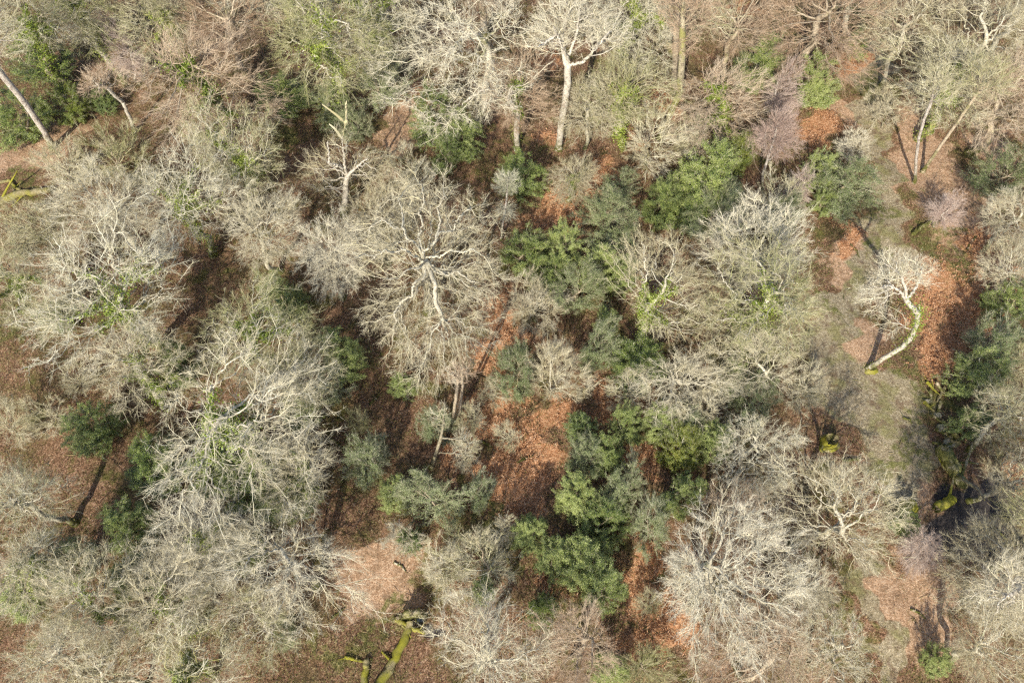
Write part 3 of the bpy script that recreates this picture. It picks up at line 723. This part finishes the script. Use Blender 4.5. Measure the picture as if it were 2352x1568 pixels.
hero('dead_tree', 'dead tree with one bare white limb arching to the left above the joined hollies', (1188, 345),
     [[(1186, 300, 0), (1188, 260, 0), (1165, 225, 0), (1140, 207, 0), (1110, 207, 0)], [(1110, 207, 0), (1085, 222, 0), (1062, 240, 0), (1060, 265, 0), (1050, 290, -.5)],
      [(1165, 225, 0), (1185, 200, 1), (1195, 165, 2)]], [(1190, 180, 2, 45, 150), (1080, 240, 0, 25, 26)], 314, bark='white_bark', twig='pale_twig', base_r=.36, gnarl=.12, bf=.4, rs=.7, twigs=2, forced=.4)
hero('bare_tree', 'thick white trunk entering from the right edge at lower right', (2440, 1415),
     [[(2400, 1350, 0), (2352, 1335, 0), (2315, 1365, -1.5), (2275, 1400, -3)], [(2400, 1350, 0), (2380, 1300, 1)]], [(2300, 1390, -2, 80, 260), (2330, 1320, 0, 60, 120)], 315, bark='white_bark', twig='pale_twig', base_r=.45, gnarl=.12, bf=.4, forced=.5)
hero('leaning_pole_tree', 'left of two thin leaning poles rooted in the bracken below the great spreading oak', (1038, 985),
     [[(1042, 950, 0), (1048, 905, 0), (1052, 870, 0)]], [(1040, 860, 0, 34, 60)], 316, bark='ash_bark', twig='ash_twig', base_r=.17, gnarl=.08, bf=.5, rs=.35, twigs=2)
hero('leaning_pole_tree', 'right of two thin leaning poles rooted in the bracken below the great spreading oak', (1046, 978),
     [[(1056, 935, 0), (1062, 890, 0), (1060, 850, 0)]], [(1070, 850, 0, 34, 60)], 317, bark='ash_bark', twig='ash_twig', base_r=.15, gnarl=.08, bf=.5, rs=.35, twigs=2)
hero('mossy_leaning_tree', 'bright mossy leaning stem above the pale grey-green thicket', (990, 1075),
     [[(1000, 1045, 0), (1012, 1005, 0), (1020, 970, 0)], [(1012, 1005, 0), (1060, 1010, 0), (1085, 1030, 0)], [(1005, 1040, 0), (1040, 1040, -1)]], [(1010, 960, 0, 36, 70), (1070, 1020, 0, 34, 60)], 318, bark='moss_bark', twig='oak_twig', base_r=.2, gnarl=.12, bf=.5, rs=.35, twigs=2)

# ---------------------------------------------------------------- regions on the ground (picture x, y, radius px, strength)
def blob_field(X, Y, blobs, soft=.35):
    f = np.zeros_like(X)
    for (px, py, rp) in blobs:
        c = at(px, py, 0); r = rp * depth(c) / FPX
        d = np.hypot(X - c[0] + 1.0 * np.sin(Y * .9 + X * .3) + .6 * np.sin(Y * 2.1), (Y - c[1] + 1.0 * np.sin(X * .8 + 1) + .5 * np.sin(X * 2.3)) * .85) / r
        f = np.maximum(f, 1 / (1 + np.exp((d - 1) / (soft * .35))))
    return f
def line_blobs(pts, n=8):
    out = []
    for a, b in zip(pts[:-1], pts[1:]):
        for u in np.linspace(0, 1, n, endpoint=False): out.append(tuple(np.array(a) * (1 - u) + np.array(b) * u))
    return out + [tuple(pts[-1])]
PATH = line_blobs([(2020, 110, 30), (2000, 200, 42), (2005, 300, 34), (2035, 400, 30), (2040, 480, 42), (2040, 570, 48), (1975, 650, 36), (1910, 720, 36), (1900, 830, 60), (1960, 900, 90), (2040, 950, 95), (2080, 1060, 75), (2060, 1110, 50)]) + \
       line_blobs([(1960, 1240, 20), (1985, 1340, 26), (2010, 1440, 26), (2060, 1500, 24), (2075, 1620, 24)])
GRASS = [(2000, 200, 40), (2010, 480, 36), (2160, 560, 65), (2200, 600, 50), (2000, 560, 26), (1900, 700, 30), (2100, 870, 50), (2130, 950, 36), (2070, 1040, 44), (1890, 1090, 20), (1905, 1380, 50), (2010, 1120, 20),
         (60, 420, 45), (1110, 1190, 36), (880, 1430, 50), (1010, 1290, 60), (1150, 1240, 50), (730, 1500, 40), (640, 300, 40), (30, 740, 60), (1290, 1380, 60), (420, 1480, 60), (130, 720, 60), (500, 300, 40)]
BRACK = [(1950, 140, 36), (1990, 125, 26), (1945, 560, 24), (1460, 310, 26), (1270, 330, 26), (950, 200, 30), (2260, 700, 45), (2120, 640, 36), (1150, 930, 50), (1130, 1120, 36), (1700, 20, 40), (1540, 240, 40), (1255, 150, 30), (2350, 1100, 40), (1150, 760, 45), (1160, 700, 30), (1130, 850, 40), (1180, 1010, 70), (1210, 1080, 75), (1190, 1150, 55), (1090, 960, 50), (1060, 1010, 40), (1270, 510, 60), (1360, 440, 45), (1390, 400, 38),
         (1300, 480, 40), (1885, 290, 45), (1880, 330, 36), (2170, 680, 80), (2200, 760, 75), (2150, 800, 55), (2140, 720, 55), (2230, 640, 40), (2330, 650, 40), (1480, 1310, 34), (1460, 1370, 48), (1490, 1440, 60), (1480, 1260, 22), (1480, 1050, 45), (1400, 930, 50), (1460, 910, 40),
         (350, 90, 32), (2250, 560, 40), (1950, 530, 26), (1280, 960, 40), (1250, 620, 30), (2300, 610, 30), (1560, 1400, 50), (1260, 1340, 40)]
MUD_SHADE = [(2260, 1190, 85), (2200, 1230, 60), (2330, 1160, 50), (965, 1430, 22)]  # muddy hollow, with the deep tree shade over it painted into the ground colour
LITTER = [(1955, 560, 40), (1935, 620, 40), (1985, 760, 40), (1950, 250, 36), (2100, 250, 40), (2280, 340, 50), (1940, 160, 30), (1930, 840, 50), (2190, 500, 70), (2250, 450, 50), (2110, 1280, 60), (820, 1330, 60), (2120, 330, 60), (2110, 400, 50), (2200, 450, 80), (2150, 400, 60), (120, 320, 60), (60, 350, 60), (930, 300, 60), (960, 230, 40), (2060, 1380, 60), (2100, 1450, 70), (2150, 1380, 60), (2100, 1130, 60), (900, 1330, 80), (860, 1290, 50),
          (1960, 780, 60), (2050, 420, 30)]

# ---------------------------------------------------------------- ground
def warp(n, a, b, far):
    u = np.linspace(a, b, n); lo = a - np.geomspace(4, far, 14)[::-1]; hi = b + np.geomspace(4, far, 14)
    return np.concatenate([lo, u, hi])
gx = warp(300, -105, 105, 4500); gy = warp(200, -5, 135, 4500)
GX, GY = np.meshgrid(gx, gy)
def relief(X, Y):
    z = .22 * np.sin(X * .21 + .6 * np.sin(Y * .13)) + .2 * np.sin(Y * .24 + X * .07 + 1.3) + .1 * np.sin(X * .7 + Y * .5) + .07 * np.sin(X * 1.3 - Y * 1.1 + 2)
    e = np.maximum(0, np.maximum(np.abs(X) - 130, np.abs(Y - 60) - 90)); return z * np.exp(-e / 60) - .1
GZ = relief(GX, GY)
pf = blob_field(GX, GY, PATH); GZ -= .06 * pf
mud_sh = blob_field(GX, GY, MUD_SHADE); GZ -= .25 * mud_sh
me = bpy.data.meshes.new('ground'); nx, ny = len(gx), len(gy)
me.vertices.add(nx * ny); me.vertices.foreach_set('co', np.stack([GX, GY, GZ], -1).astype(np.float32).ravel())
i = np.arange(ny - 1)[:, None] * nx + np.arange(nx - 1)[None]
q = np.stack([i, i + 1, i + nx + 1, i + nx], -1).reshape(-1, 4).astype(np.int32)
me.loops.add(q.size); me.loops.foreach_set('vertex_index', q.ravel()); me.polygons.add(len(q))
me.polygons.foreach_set('loop_start', (np.arange(len(q)) * 4).astype(np.int32)); me.polygons.foreach_set('use_smooth', np.ones(len(q), bool)); me.update()
for nm, f in (('path', pf), ('grass', blob_field(GX, GY, GRASS)), ('rust', blob_field(GX, GY, BRACK)), ('mud_shade', mud_sh), ('litter', blob_field(GX, GY, LITTER))):
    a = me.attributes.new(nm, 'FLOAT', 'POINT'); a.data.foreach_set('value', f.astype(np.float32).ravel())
m, nt, b = newmat('woodland_floor', .95, .05)
g_ = N(nt, 'ShaderNodeNewGeometry'); pos = g_.outputs['Position']
def attr(nm):
    a = N(nt, 'ShaderNodeAttribute', attribute_name=nm); return a.outputs['Fac']
vo = N(nt, 'ShaderNodeTexVoronoi'); vo.inputs['Scale'].default_value = 13.0; nt.links.new(pos, vo.inputs['Vector'])
sepc = N(nt, 'ShaderNodeSeparateColor'); nt.links.new(vo.outputs['Color'], sepc.inputs[0])
vo2 = N(nt, 'ShaderNodeTexVoronoi'); vo2.inputs['Scale'].default_value = 6.0; nt.links.new(pos, vo2.inputs['Vector'])
sep2 = N(nt, 'ShaderNodeSeparateColor'); nt.links.new(vo2.outputs['Color'], sep2.inputs[0])
spk = math_(nt, 'ADD', math_(nt, 'MULTIPLY', sepc.outputs[0], .6), math_(nt, 'MULTIPLY', sep2.outputs[1], .4))
n1 = noise(nt, pos, .22, 4); n2 = noise(nt, pos, 1.4, 4); n3 = noise(nt, pos, .7, 3)
wood = ramp(nt, spk, [(0.15, (.09, .05, .03)), (.45, (.24, .135, .08)), (.75, (.40, .24, .15)), (1, (.58, .42, .30))])
wood = mix(nt, smooth(nt, n1, .45, .65), wood, mix(nt, .5, wood, (.12, .11, .045)))
lit = ramp(nt, spk, [(0.15, (.34, .20, .12)), (.5, (.54, .345, .215)), (.85, (.74, .53, .37))])
rust = ramp(nt, spk, [(0.1, (.28, .12, .06)), (.5, (.56, .28, .14)), (.9, (.82, .52, .32))])
pth = ramp(nt, spk, [(0.15, (.23, .18, .11)), (.5, (.40, .325, .21)), (.85, (.58, .49, .35))])
grs = ramp(nt, spk, [(0.1, (.09, .095, .03)), (.6, (.19, .19, .06)), (1, (.30, .28, .13))])
mud_shade_c = ramp(nt, spk, [(0, (.045, .04, .038)), (.7, (.095, .08, .075)), (1, (.16, .13, .11))])  # mud tones darkened to carry the painted tree shade
def msk(nm, lo=.35, hi=.65, k=.5):
    v = math_(nt, 'ADD', attr(nm), math_(nt, 'MULTIPLY', math_(nt, 'SUBTRACT', n3, .5), k)); return smooth(nt, v, lo, hi)
c = mix(nt, msk('litter'), wood, lit)
pth = mix(nt, math_(nt, 'MULTIPLY', smooth(nt, noise(nt, pos, .35, 5, .65), .47, .62), .75), pth, mix(nt, spk, (.16, .14, .05), (.36, .34, .15)))
pth = mix(nt, math_(nt, 'MULTIPLY', smooth(nt, noise(nt, pos, .8, 4, .6), .52, .66), .6), pth, (.17, .10, .07))
wood = mix(nt, math_(nt, 'MULTIPLY', smooth(nt, noise(nt, pos, .28, 5, .7), .54, .66), .7), wood, mix(nt, spk, (.07, .08, .02), (.22, .23, .06)))
lit = mix(nt, math_(nt, 'MULTIPLY', smooth(nt, noise(nt, pos, .9, 5, .7), .50, .66), .65), lit, (.27, .17, .10))
c = mix(nt, msk('litter'), wood, lit)
c = mix(nt, msk('path'), c, pth)
c = mix(nt, msk('rust'), c, rust)
c = mix(nt, math_(nt, 'MULTIPLY', math_(nt, 'MULTIPLY', msk('grass', .35, .8, 1.0), smooth(nt, n2, .38, .6)), .85), c, grs)
c = mix(nt, msk('mud_shade'), c, mud_shade_c)
br = math_(nt, 'ADD', math_(nt, 'MULTIPLY', n2, .7), .65); cb = N(nt, 'ShaderNodeCombineColor')
for i_ in range(3): nt.links.new(br, cb.inputs[i_])
c = mix(nt, 1.0, c, cb.outputs[0], 'MULTIPLY'); nt.links.new(c, b.inputs['Base Color'])
bp = N(nt, 'ShaderNodeBump'); bp.inputs['Strength'].default_value = .7; bp.inputs['Distance'].default_value = .12
nt.links.new(math_(nt, 'ADD', spk, math_(nt, 'MULTIPLY', n2, 1.5)), bp.inputs['Height']); nt.links.new(bp.outputs[0], b.inputs['Normal'])
me.materials.append(m); go = link('ground', me); go['kind'] = 'structure'

# ---------------------------------------------------------------- bracken and undergrowth
g = np.random.default_rng(55)
def scatter(n, f, ymax=125):
    X = g.uniform(-85, 85, n); Y = g.uniform(5, ymax, n); k = g.uniform(size=n) < f(X, Y)
    return X[k], Y[k]
X, Y = scatter(62000, lambda X, Y: np.clip(blob_field(X, Y, BRACK) * 1.2 - blob_field(X, Y, PATH), 0, 1) * (.2 + .8 * (np.sin(X * .9 + 2 * np.sin(Y * .6)) + np.sin(Y * 1.1 + X * .4) > -.5)))
mb = MB(); nr = len(X); kf = 15; print('bracken tussocks', nr)
X = np.repeat(X, kf); Y = np.repeat(Y, kf); n = nr * kf; an = g.uniform(0, 2 * math.pi, n); hh = np.repeat(g.uniform(.1, .75, nr), kf); rr_ = g.uniform(0, .38, n)
P0 = np.column_stack([X + np.cos(an) * rr_, Y + np.sin(an) * rr_, relief(X, Y) + hh * (1 - rr_ * 1.6)])
dr = np.column_stack([np.cos(an), np.sin(an), g.uniform(-.5, .5, n)]); sd_ = np.column_stack([-np.sin(an), np.cos(an), g.uniform(-.4, .4, n)])
L = g.uniform(.15, .42, (n, 1))
V_ = [P0]; 
mid1 = P0 + dr * L * .35; mid2 = P0 + dr * L * .7 + np.array([0, 0, -.03]); tip = P0 + dr * L + np.array([0, 0, -.12])
Vv = np.stack([P0, mid1 + sd_ * L * .15, mid1 - sd_ * L * .15 + [0, 0, .04], mid2 + sd_ * L * .1, mid2 - sd_ * L * .1, tip, P0 + dr * L * .5 + [0, 0, .06]], 1).reshape(-1, 3)
bb = np.arange(n)[:, None] * 7
tr = np.concatenate([bb + np.array([[0, 1, 6]]), bb + np.array([[0, 6, 2]]), bb + np.array([[6, 3, 5]]), bb + np.array([[6, 5, 4]])])
mb.add(Vv, None, tr)
o = link('bracken', mb.mesh('bracken', M['bracken'], False)); o['kind'] = 'stuff'; o['label'] = 'patches of dead russet bracken between the trees and hollies'; o['category'] = 'bracken'

mb = MB()
def fU(X, Y):
    o = np.clip(blob_field(X, Y, PATH) + blob_field(X, Y, LITTER) * .93 + blob_field(X, Y, BRACK) * .8 + blob_field(X, Y, MUD_SHADE), 0, 1)
    return (1 - o) * (.3 + .7 * np.clip(np.sin(X * .33 + 1.7 * np.sin(Y * .21)) + np.sin(Y * .37 + X * .15) + .7, 0, 1))
X, Y = scatter(150000, fU); n = len(X); print('undergrowth', n)
P0 = np.column_stack([X, Y, relief(X, Y)]); d = unit(g.normal(size=(n, 3)) * [1, 1, .4] + [0, 0, .8]); L = g.uniform(.4, 1.7, (n, 1))
b2 = g.normal(size=(n, 3)) * .3; ribbons(mb, P0, P0 + d * L * .5, P0 + (d + b2) * L, np.full(n, .014), g)
i5 = np.repeat(np.arange(n), 2); Pm = P0[i5] + d[i5] * L[i5] * g.uniform(.3, .9, (2 * n, 1)); d2 = unit(d[i5] + g.normal(size=(2 * n, 3)) * .8)
ribbons(mb, Pm, Pm + d2 * .25, Pm + d2 * .55, np.full(2 * n, .011), g)
leaves(mb, P0[i5] + d[i5] * L[i5] * g.uniform(.1, .9, (2 * n, 1)) + g.normal(size=(2 * n, 3)) * [.25, .25, .05], np.tile([0, 0, 1.], (2 * n, 1)), .15, g, .6)
X, Y = scatter(16000, lambda X, Y: .5 + 0 * X); n = len(X); a_ = g.uniform(0, 6.28, n); L = g.uniform(.2, 1.3, (n, 1)) ** 1.5
P0 = np.column_stack([X, Y, relief(X, Y) + .08]); d = np.column_stack([np.cos(a_), np.sin(a_), g.uniform(-.03, .12, n)])
ribbons(mb, P0, P0 + d * L * .5 + g.normal(size=(n, 3)) * [.08, .08, .01], P0 + d * L, g.uniform(.01, .035, n), g)
o = link('undergrowth', mb.mesh('undergrowth', M['under'], False)); o['kind'] = 'stuff'; o['label'] = 'low brown and olive brambles and twigs under the trees'; o['category'] = 'undergrowth'

# ---------------------------------------------------------------- dead wood
def log_(label, pts, r0, r1, bark='moss_bark', name='fallen_log', z=None, stubs=2, seed=1, k=12, cat='log'):
    g = np.random.default_rng(seed); P = np.array([at(p[0], p[1], (p[2] if len(p) > 2 else r0 * .75)) for p in pts])
    P[:, 2] += relief(P[:, 0], P[:, 1])
    t = np.arange(len(P)); tt = np.linspace(0, len(P) - 1, (len(P) - 1) * 7 + 1)
    P = np.column_stack([np.interp(tt, t, P[:, a]) for a in range(3)]); b = P[0].copy(); P = P - b
    P[1:-1] += g.normal(size=(len(P) - 2, 3)) * r0 * .12
    R = np.linspace(r0, r1, len(P)) * (1 + g.normal(size=len(P)) * .07)
    mb = MB(); tube(mb, P, R, k)
    t_ = thing(name, label, cat, tuple(b))
    link('bark', mb.mesh('bark', M[bark]), t_)
    for e, s in ((0, -1), (-1, 1)):      # jagged broken ends
        e1 = 1 if e == 0 else -2
        ax = unit(P[e] - P[e1]); U = unit(np.cross(ax, [.3, .2, .9])); W = np.cross(ax, U); a = np.arange(k) * 2 * math.pi / k
        ring = P[e] + R[e] * .97 * (np.cos(a)[:, None] * U + np.sin(a)[:, None] * W); inner = P[e] + R[e] * .5 * (np.cos(a)[:, None] * U + np.sin(a)[:, None] * W) + ax * (g.uniform(.1, .9, (k, 1)) * R[e])
        me_ = MB(); V3 = np.concatenate([ring, inner, [P[e] + ax * R[e] * .2]]); j = np.arange(k); j2 = (j + 1) % k
        me_.add(V3, np.stack([j, j2, k + j2, k + j], 1), np.stack([k + j, k + j2, np.full(k, 2 * k)], 1)); link('broken_end', me_.mesh('broken_end', M['log_end'], False), t_)
    for s in range(stubs):
        i = g.integers(2, len(P) - 2); d = unit(g.normal(size=3) * [1, 1, .5] + [0, 0, .5]); L = r0 * g.uniform(3, 9); rr = R[i] * g.uniform(.25, .45)
        q = np.array([P[i] + d * L * u + g.normal(size=3) * .06 * u * L * .5 for u in np.linspace(0, 1, 5)]); m2 = MB(); tube(m2, q, rr * np.linspace(1, .35, 5), 6, True)
        link('branch_stub', m2.mesh('branch_stub', M[bark]), t_)
    return t_
M['log'] = bark_mat('green_mossy_log', (0.50, 0.42, 0.25), (0.26, 0.21, 0.11), moss=(0.36, 0.335, 0.04), moss_amt=1.5, stain=0.25, objvar=.1)
log_('long mossy fallen trunk at the left edge, pale on its right end', [(-30, 470), (40, 447), (118, 436)], .55, .38, 'log', seed=2)
log_('crooked mossy branch above the long fallen trunk at the left edge', [(0, 418), (22, 415), (38, 432), (52, 440)], .22, .14, 'log', seed=3, stubs=3)
log_('thick bright green mossy trunk lying up to the right on the bottom edge', [(860, 1590), (895, 1530), (930, 1460), (940, 1425)], .46, .36, 'log', seed=4, stubs=1)
log_('short mossy trunk left of the thick bright green one on the bottom edge', [(828, 1600), (840, 1540), (842, 1515)], .36, .3, 'log', seed=5, stubs=1)
log_('mossy branch at the head of the thick bright green trunk, beside the puddle', [(905, 1420), (945, 1440), (975, 1450)], .28, .2, 'log', seed=6, stubs=3)
log_('thin mossy branch left of the short mossy trunk', [(792, 1508), (815, 1513), (840, 1520)], .18, .1, 'log', seed=7, stubs=2)
log_('slim pale log left of the track, below the pale topped stump', [(1938, 1056), (1978, 1053)], .2, .15, 'ash_bark', seed=8, stubs=1)
log_('big broken pale and mossy trunk at right, lowest of the dead wood heap', [(2168, 1030), (2188, 1065), (2215, 1112)], .85, .6, 'moss_bark', name='broken_trunk', seed=9, stubs=4)
log_('mossy limb lying along the left side of the big broken trunk', [(2162, 1050), (2175, 1075), (2195, 1090)], .25, .15, 'log', seed=10, stubs=3)
log_('thick moss-covered log end left of the pair below the dead wood heap', [(2068, 1180), (2100, 1160)], .85, .8, 'log', seed=11, stubs=0)
log_('moss-capped log end right of the pair below the dead wood heap', [(2155, 1165), (2190, 1145)], .55, .5, 'log', seed=12, stubs=1)
log_('thin dead stick lying in the shaded muddy hollow', [(2285, 1208), (2320, 1235)], .12, .07, 'ash_bark', name='fallen_branch', seed=13, stubs=1, cat='branch')
log_('thin fallen log in the bracken at the right of the clearing', [(2222, 572), (2240, 545)], .16, .12, 'ash_bark', seed=14, stubs=0)
log_('dark fallen log in the clearing below the long thin grey trunk', [(2100, 535), (2118, 518), (2140, 508)], .3, .2, 'moss_bark', seed=15, stubs=2)
hz = [((2128, 878), (2150, 905)), ((2135, 900), (2138, 935)), ((2150, 880), (2172, 912)), ((2120, 925), (2148, 950)), ((2158, 925), (2150, 960)), ((2140, 955), (2172, 975)), ((2165, 965), (2180, 1000)), ((2150, 985), (2190, 1005)), ((2145, 1015), (2172, 1022)), ((2170, 890), (2150, 925))]
pl = ['uppermost stick of the dead wood heap', 'upright mossy stick on the upper left of the dead wood heap', 'slanting branch on the upper right of the dead wood heap',
      'low branch on the left flank of the dead wood heap', 'short upright branch in the middle of the dead wood heap', 'pale crossing branch just below the middle of the dead wood heap',
      'steep branch on the lower right of the dead wood heap', 'level pale branch low in the dead wood heap', 'short stick just above the big broken trunk', 'branch crossing the upper right stick of the dead wood heap']
for i, (a_, b_) in enumerate(hz):
    log_(pl[i], [(*a_, .25 + .2 * (i % 3)), (*b_, .2)], .2, .11, ['log', 'moss_bark', 'ash_bark'][i % 3], name='dead_branch', seed=30 + i, stubs=3, cat='branch')
def boulder(px, py, r, label, seed):
    g = np.random.default_rng(seed); b = at(px, py, 0); b[2] = relief(b[0], b[1]); nu, nv = 14, 9
    u = np.arange(nu) * 2 * math.pi / nu; v = np.linspace(.05, math.pi - .05, nv); d = np.stack([np.sin(v)[:, None] * np.cos(u), np.sin(v)[:, None] * np.sin(u), np.cos(v)[:, None] * np.ones(nu)], -1).reshape(-1, 3)
    q = d.copy()
    for _ in range(9):                       # chop flat faces
        n_ = unit(g.normal(size=3)); h = g.uniform(.55, .85); e = np.maximum(q @ n_ - h, 0); q = q - e[:, None] * n_
    q = q * r * np.array([1.2, .9, .75]) + g.normal(size=q.shape) * r * .03 + [0, 0, r * .35]
    i = np.arange(nv - 1)[:, None] * nu; j = np.arange(nu)[None]; mb = MB(); j2 = (j + 1) % nu
    mb.add(q, np.stack([i + j, i + nu + j, i + nu + j2, i + j2], -1).reshape(-1, 4), np.concatenate([np.stack([np.arange(nu), (np.arange(nu) + 1) % nu, np.full(nu, 1)], 1)[1:-1] * 0 + np.stack([np.zeros(nu - 2), np.arange(1, nu - 1), np.arange(2, nu)], 1)]).astype(int))
    o = link('mossy_boulder', mb.mesh('mossy_boulder', M['rock'], False)); o.location = b; o['label'] = label; o['category'] = 'boulder'
M['rock'] = bark_mat('mossy_rock', (0.66, 0.60, 0.47), (0.42, 0.37, 0.28), moss=(0.30, 0.28, 0.05), moss_amt=.9, stain=.5)
boulder(2146, 956, .55, 'pale boulder in the middle of the dead wood heap', 1)
boulder(2163, 985, .6, 'mossy boulder low in the dead wood heap', 2)
boulder(2128, 925, .4, 'small boulder on the left flank of the dead wood heap', 3)
boulder(2176, 1020, .65, 'boulder wedged against the upper end of the big broken trunk', 4)
for i, (a_, b_, lb) in enumerate([((850, 930), (872, 905), 'fallen branch in the brown lane beside the lower lane thicket'), ((760, 1010), (790, 1040), 'fallen branch low in the brown central lane'),
    ((1105, 1010), (1140, 1040), 'fallen branch across the left side of the bracken clearing'), ((1190, 1060), (1225, 1045), 'fallen branch near the foot of the bracken clearing'),
    ((760, 1420), (790, 1395), 'fallen branch in the shaded part of the bottom clearing'), ((905, 1290), (930, 1310), 'fallen branch on the pale litter below the small round whitish shrub'),
    ((60, 850), (95, 835), 'fallen branch in the upper part of the left glade'), ((1935, 1130), (1965, 1118), 'fallen branch at the left edge of the track below the pale log'),
    ((2075, 960), (2095, 975), 'little fallen branch lying on the open track'), ((2090, 1400), (2125, 1420), 'fallen branch on the orange litter at the bottom right'),
    ((1480, 1440), (1500, 1465), 'fallen branch in the orange bracken strip at the bottom'), ((1955, 560), (1975, 590), 'fallen branch left of the track by the russet patch')]):
    log_(lb, [a_, ((a_[0] + b_[0]) / 2 + 4, (a_[1] + b_[1]) / 2 - 3), b_], .13, .05, ['ash_bark', 'moss_bark', 'oak_bark'][i % 3], name='fallen_branch', seed=60 + i, stubs=5, cat='branch', k=7)
# stump
def stump(px, py, r, h, label, seed):
    g = np.random.default_rng(seed); b = at(px, py, 0); b[2] = relief(b[0], b[1]) - .1
    t_ = thing('tree_stump', label, 'stump', tuple(b)); k = 22; a = np.arange(k) * 2 * math.pi / k
    lob = 1 + .22 * np.cos(a * 3 + 1) + .13 * np.cos(a * 5) + g.normal(size=k) * .04; mb = MB(); V3 = []
    for zz, s in ((0, 1.55), (.18, 1.25), (.45, 1.05), (.8, .95), (1, .9)):
        rr = r * (1 + (s - 1) * lob) * (1 + (lob - 1) * .5); V3.append(np.column_stack([np.cos(a) * rr, np.sin(a) * rr, np.full(k, zz * h) + (g.uniform(-.35, .35, k) * h * .5 if zz == 1 else 0)]))
    top = V3[-1].copy(); V3 = np.concatenate(V3); j = np.arange(k); j2 = (j + 1) % k
    q = np.concatenate([np.stack([i * k + j, i * k + j2, (i + 1) * k + j2, (i + 1) * k + j], 1) for i in range(4)]); mb.add(V3, q)
    link('bark', mb.mesh('bark', M['log']), t_)
    m2 = MB(); inn = top * [.6, .6, 1] - [0, 0, h * .25]; m2.add(np.concatenate([top * [.97, .97, 1], inn, [[0, 0, h * .6]]]), np.stack([j, j2, k + j2, k + j], 1), np.stack([k + j, k + j2, np.full(k, 2 * k)], 1))
    link('broken_top', m2.mesh('broken_top', M['log_end'], False), t_)
stump(1902, 1018, .75, 1.5, 'broad broken stump with a pale top and mossy foot left of the track', 1)
stump(1998, 850, .5, .5, 'pale cut butt at the foot of the white curving tree', 2)
stump(2186, 1012, .55, 1.0, 'mossy stump above the big broken trunk at right', 3)
# root plate and puddle
b = at(950, 1425, 0)
t_ = thing('uprooted_root_plate', 'dark uprooted root plate with twiggy roots beside the small puddle', 'tree roots', tuple(b)); g = np.random.default_rng(9); mb = MB(); m2 = MB()
k = 20; a = np.arange(k) * 2 * math.pi / k; r1 = 1.3 + g.normal(size=k) * .2
front = np.column_stack([np.cos(a) * r1, .25 + g.normal(size=k) * .08, .8 + np.sin(a) * r1 * .8]); back = front * [.8, 1, .85] + [0, .5, .1]
j = np.arange(k); j2 = (j + 1) % k
mb.add(np.concatenate([front, back, [[0, .15, .8]], [[0, .85, .8]]]), np.stack([j, j2, k + j2, k + j], 1), np.concatenate([np.stack([j2, j, np.full(k, 2 * k)], 1), np.stack([k + j, k + j2, np.full(k, 2 * k + 1)], 1)]))
link('soil_plate', mb.mesh('soil_plate', M['moss_bark']), t_)
for q in range(40):
    aa = g.uniform(0, 6.28); s = np.array([math.cos(aa) * g.uniform(.4, 1.3), .3, .8 + math.sin(aa) * g.uniform(.3, 1.)]); d = unit(np.array([math.cos(aa), g.uniform(-.8, .5), math.sin(aa)]) + g.normal(size=3) * .3); L = g.uniform(.5, 1.5)
    tube(m2, np.array([s + d * L * u + g.normal(size=3) * .05 for u in np.linspace(0, 1, 5)]), np.linspace(.05, .012, 5), 4)
link('roots', m2.mesh('roots', M['ash_bark']), t_)
m, nt, bs = newmat('dark_water', .06, .5); bs.inputs['Base Color'].default_value = (.035, .045, .06, 1)
c0 = at(972, 1432, 0); k = 28; a = np.arange(k) * 2 * math.pi / k; rr = 1.1 * (1 + .2 * np.cos(2 * a + .5) + .12 * np.cos(3 * a)); mb = MB()
mb.add(np.concatenate([np.column_stack([c0[0] + np.cos(a) * rr * 1.2, c0[1] + np.sin(a) * rr * .7, np.full(k, .0)]), [[c0[0], c0[1], 0]]]) + [0, 0, float(relief(c0[0], c0[1])) - .14], None, np.stack([np.arange(k), (np.arange(k) + 1) % k, np.full(k, k)], 1))
o = link('puddle', mb.mesh('puddle', m)); o['kind'] = 'structure'
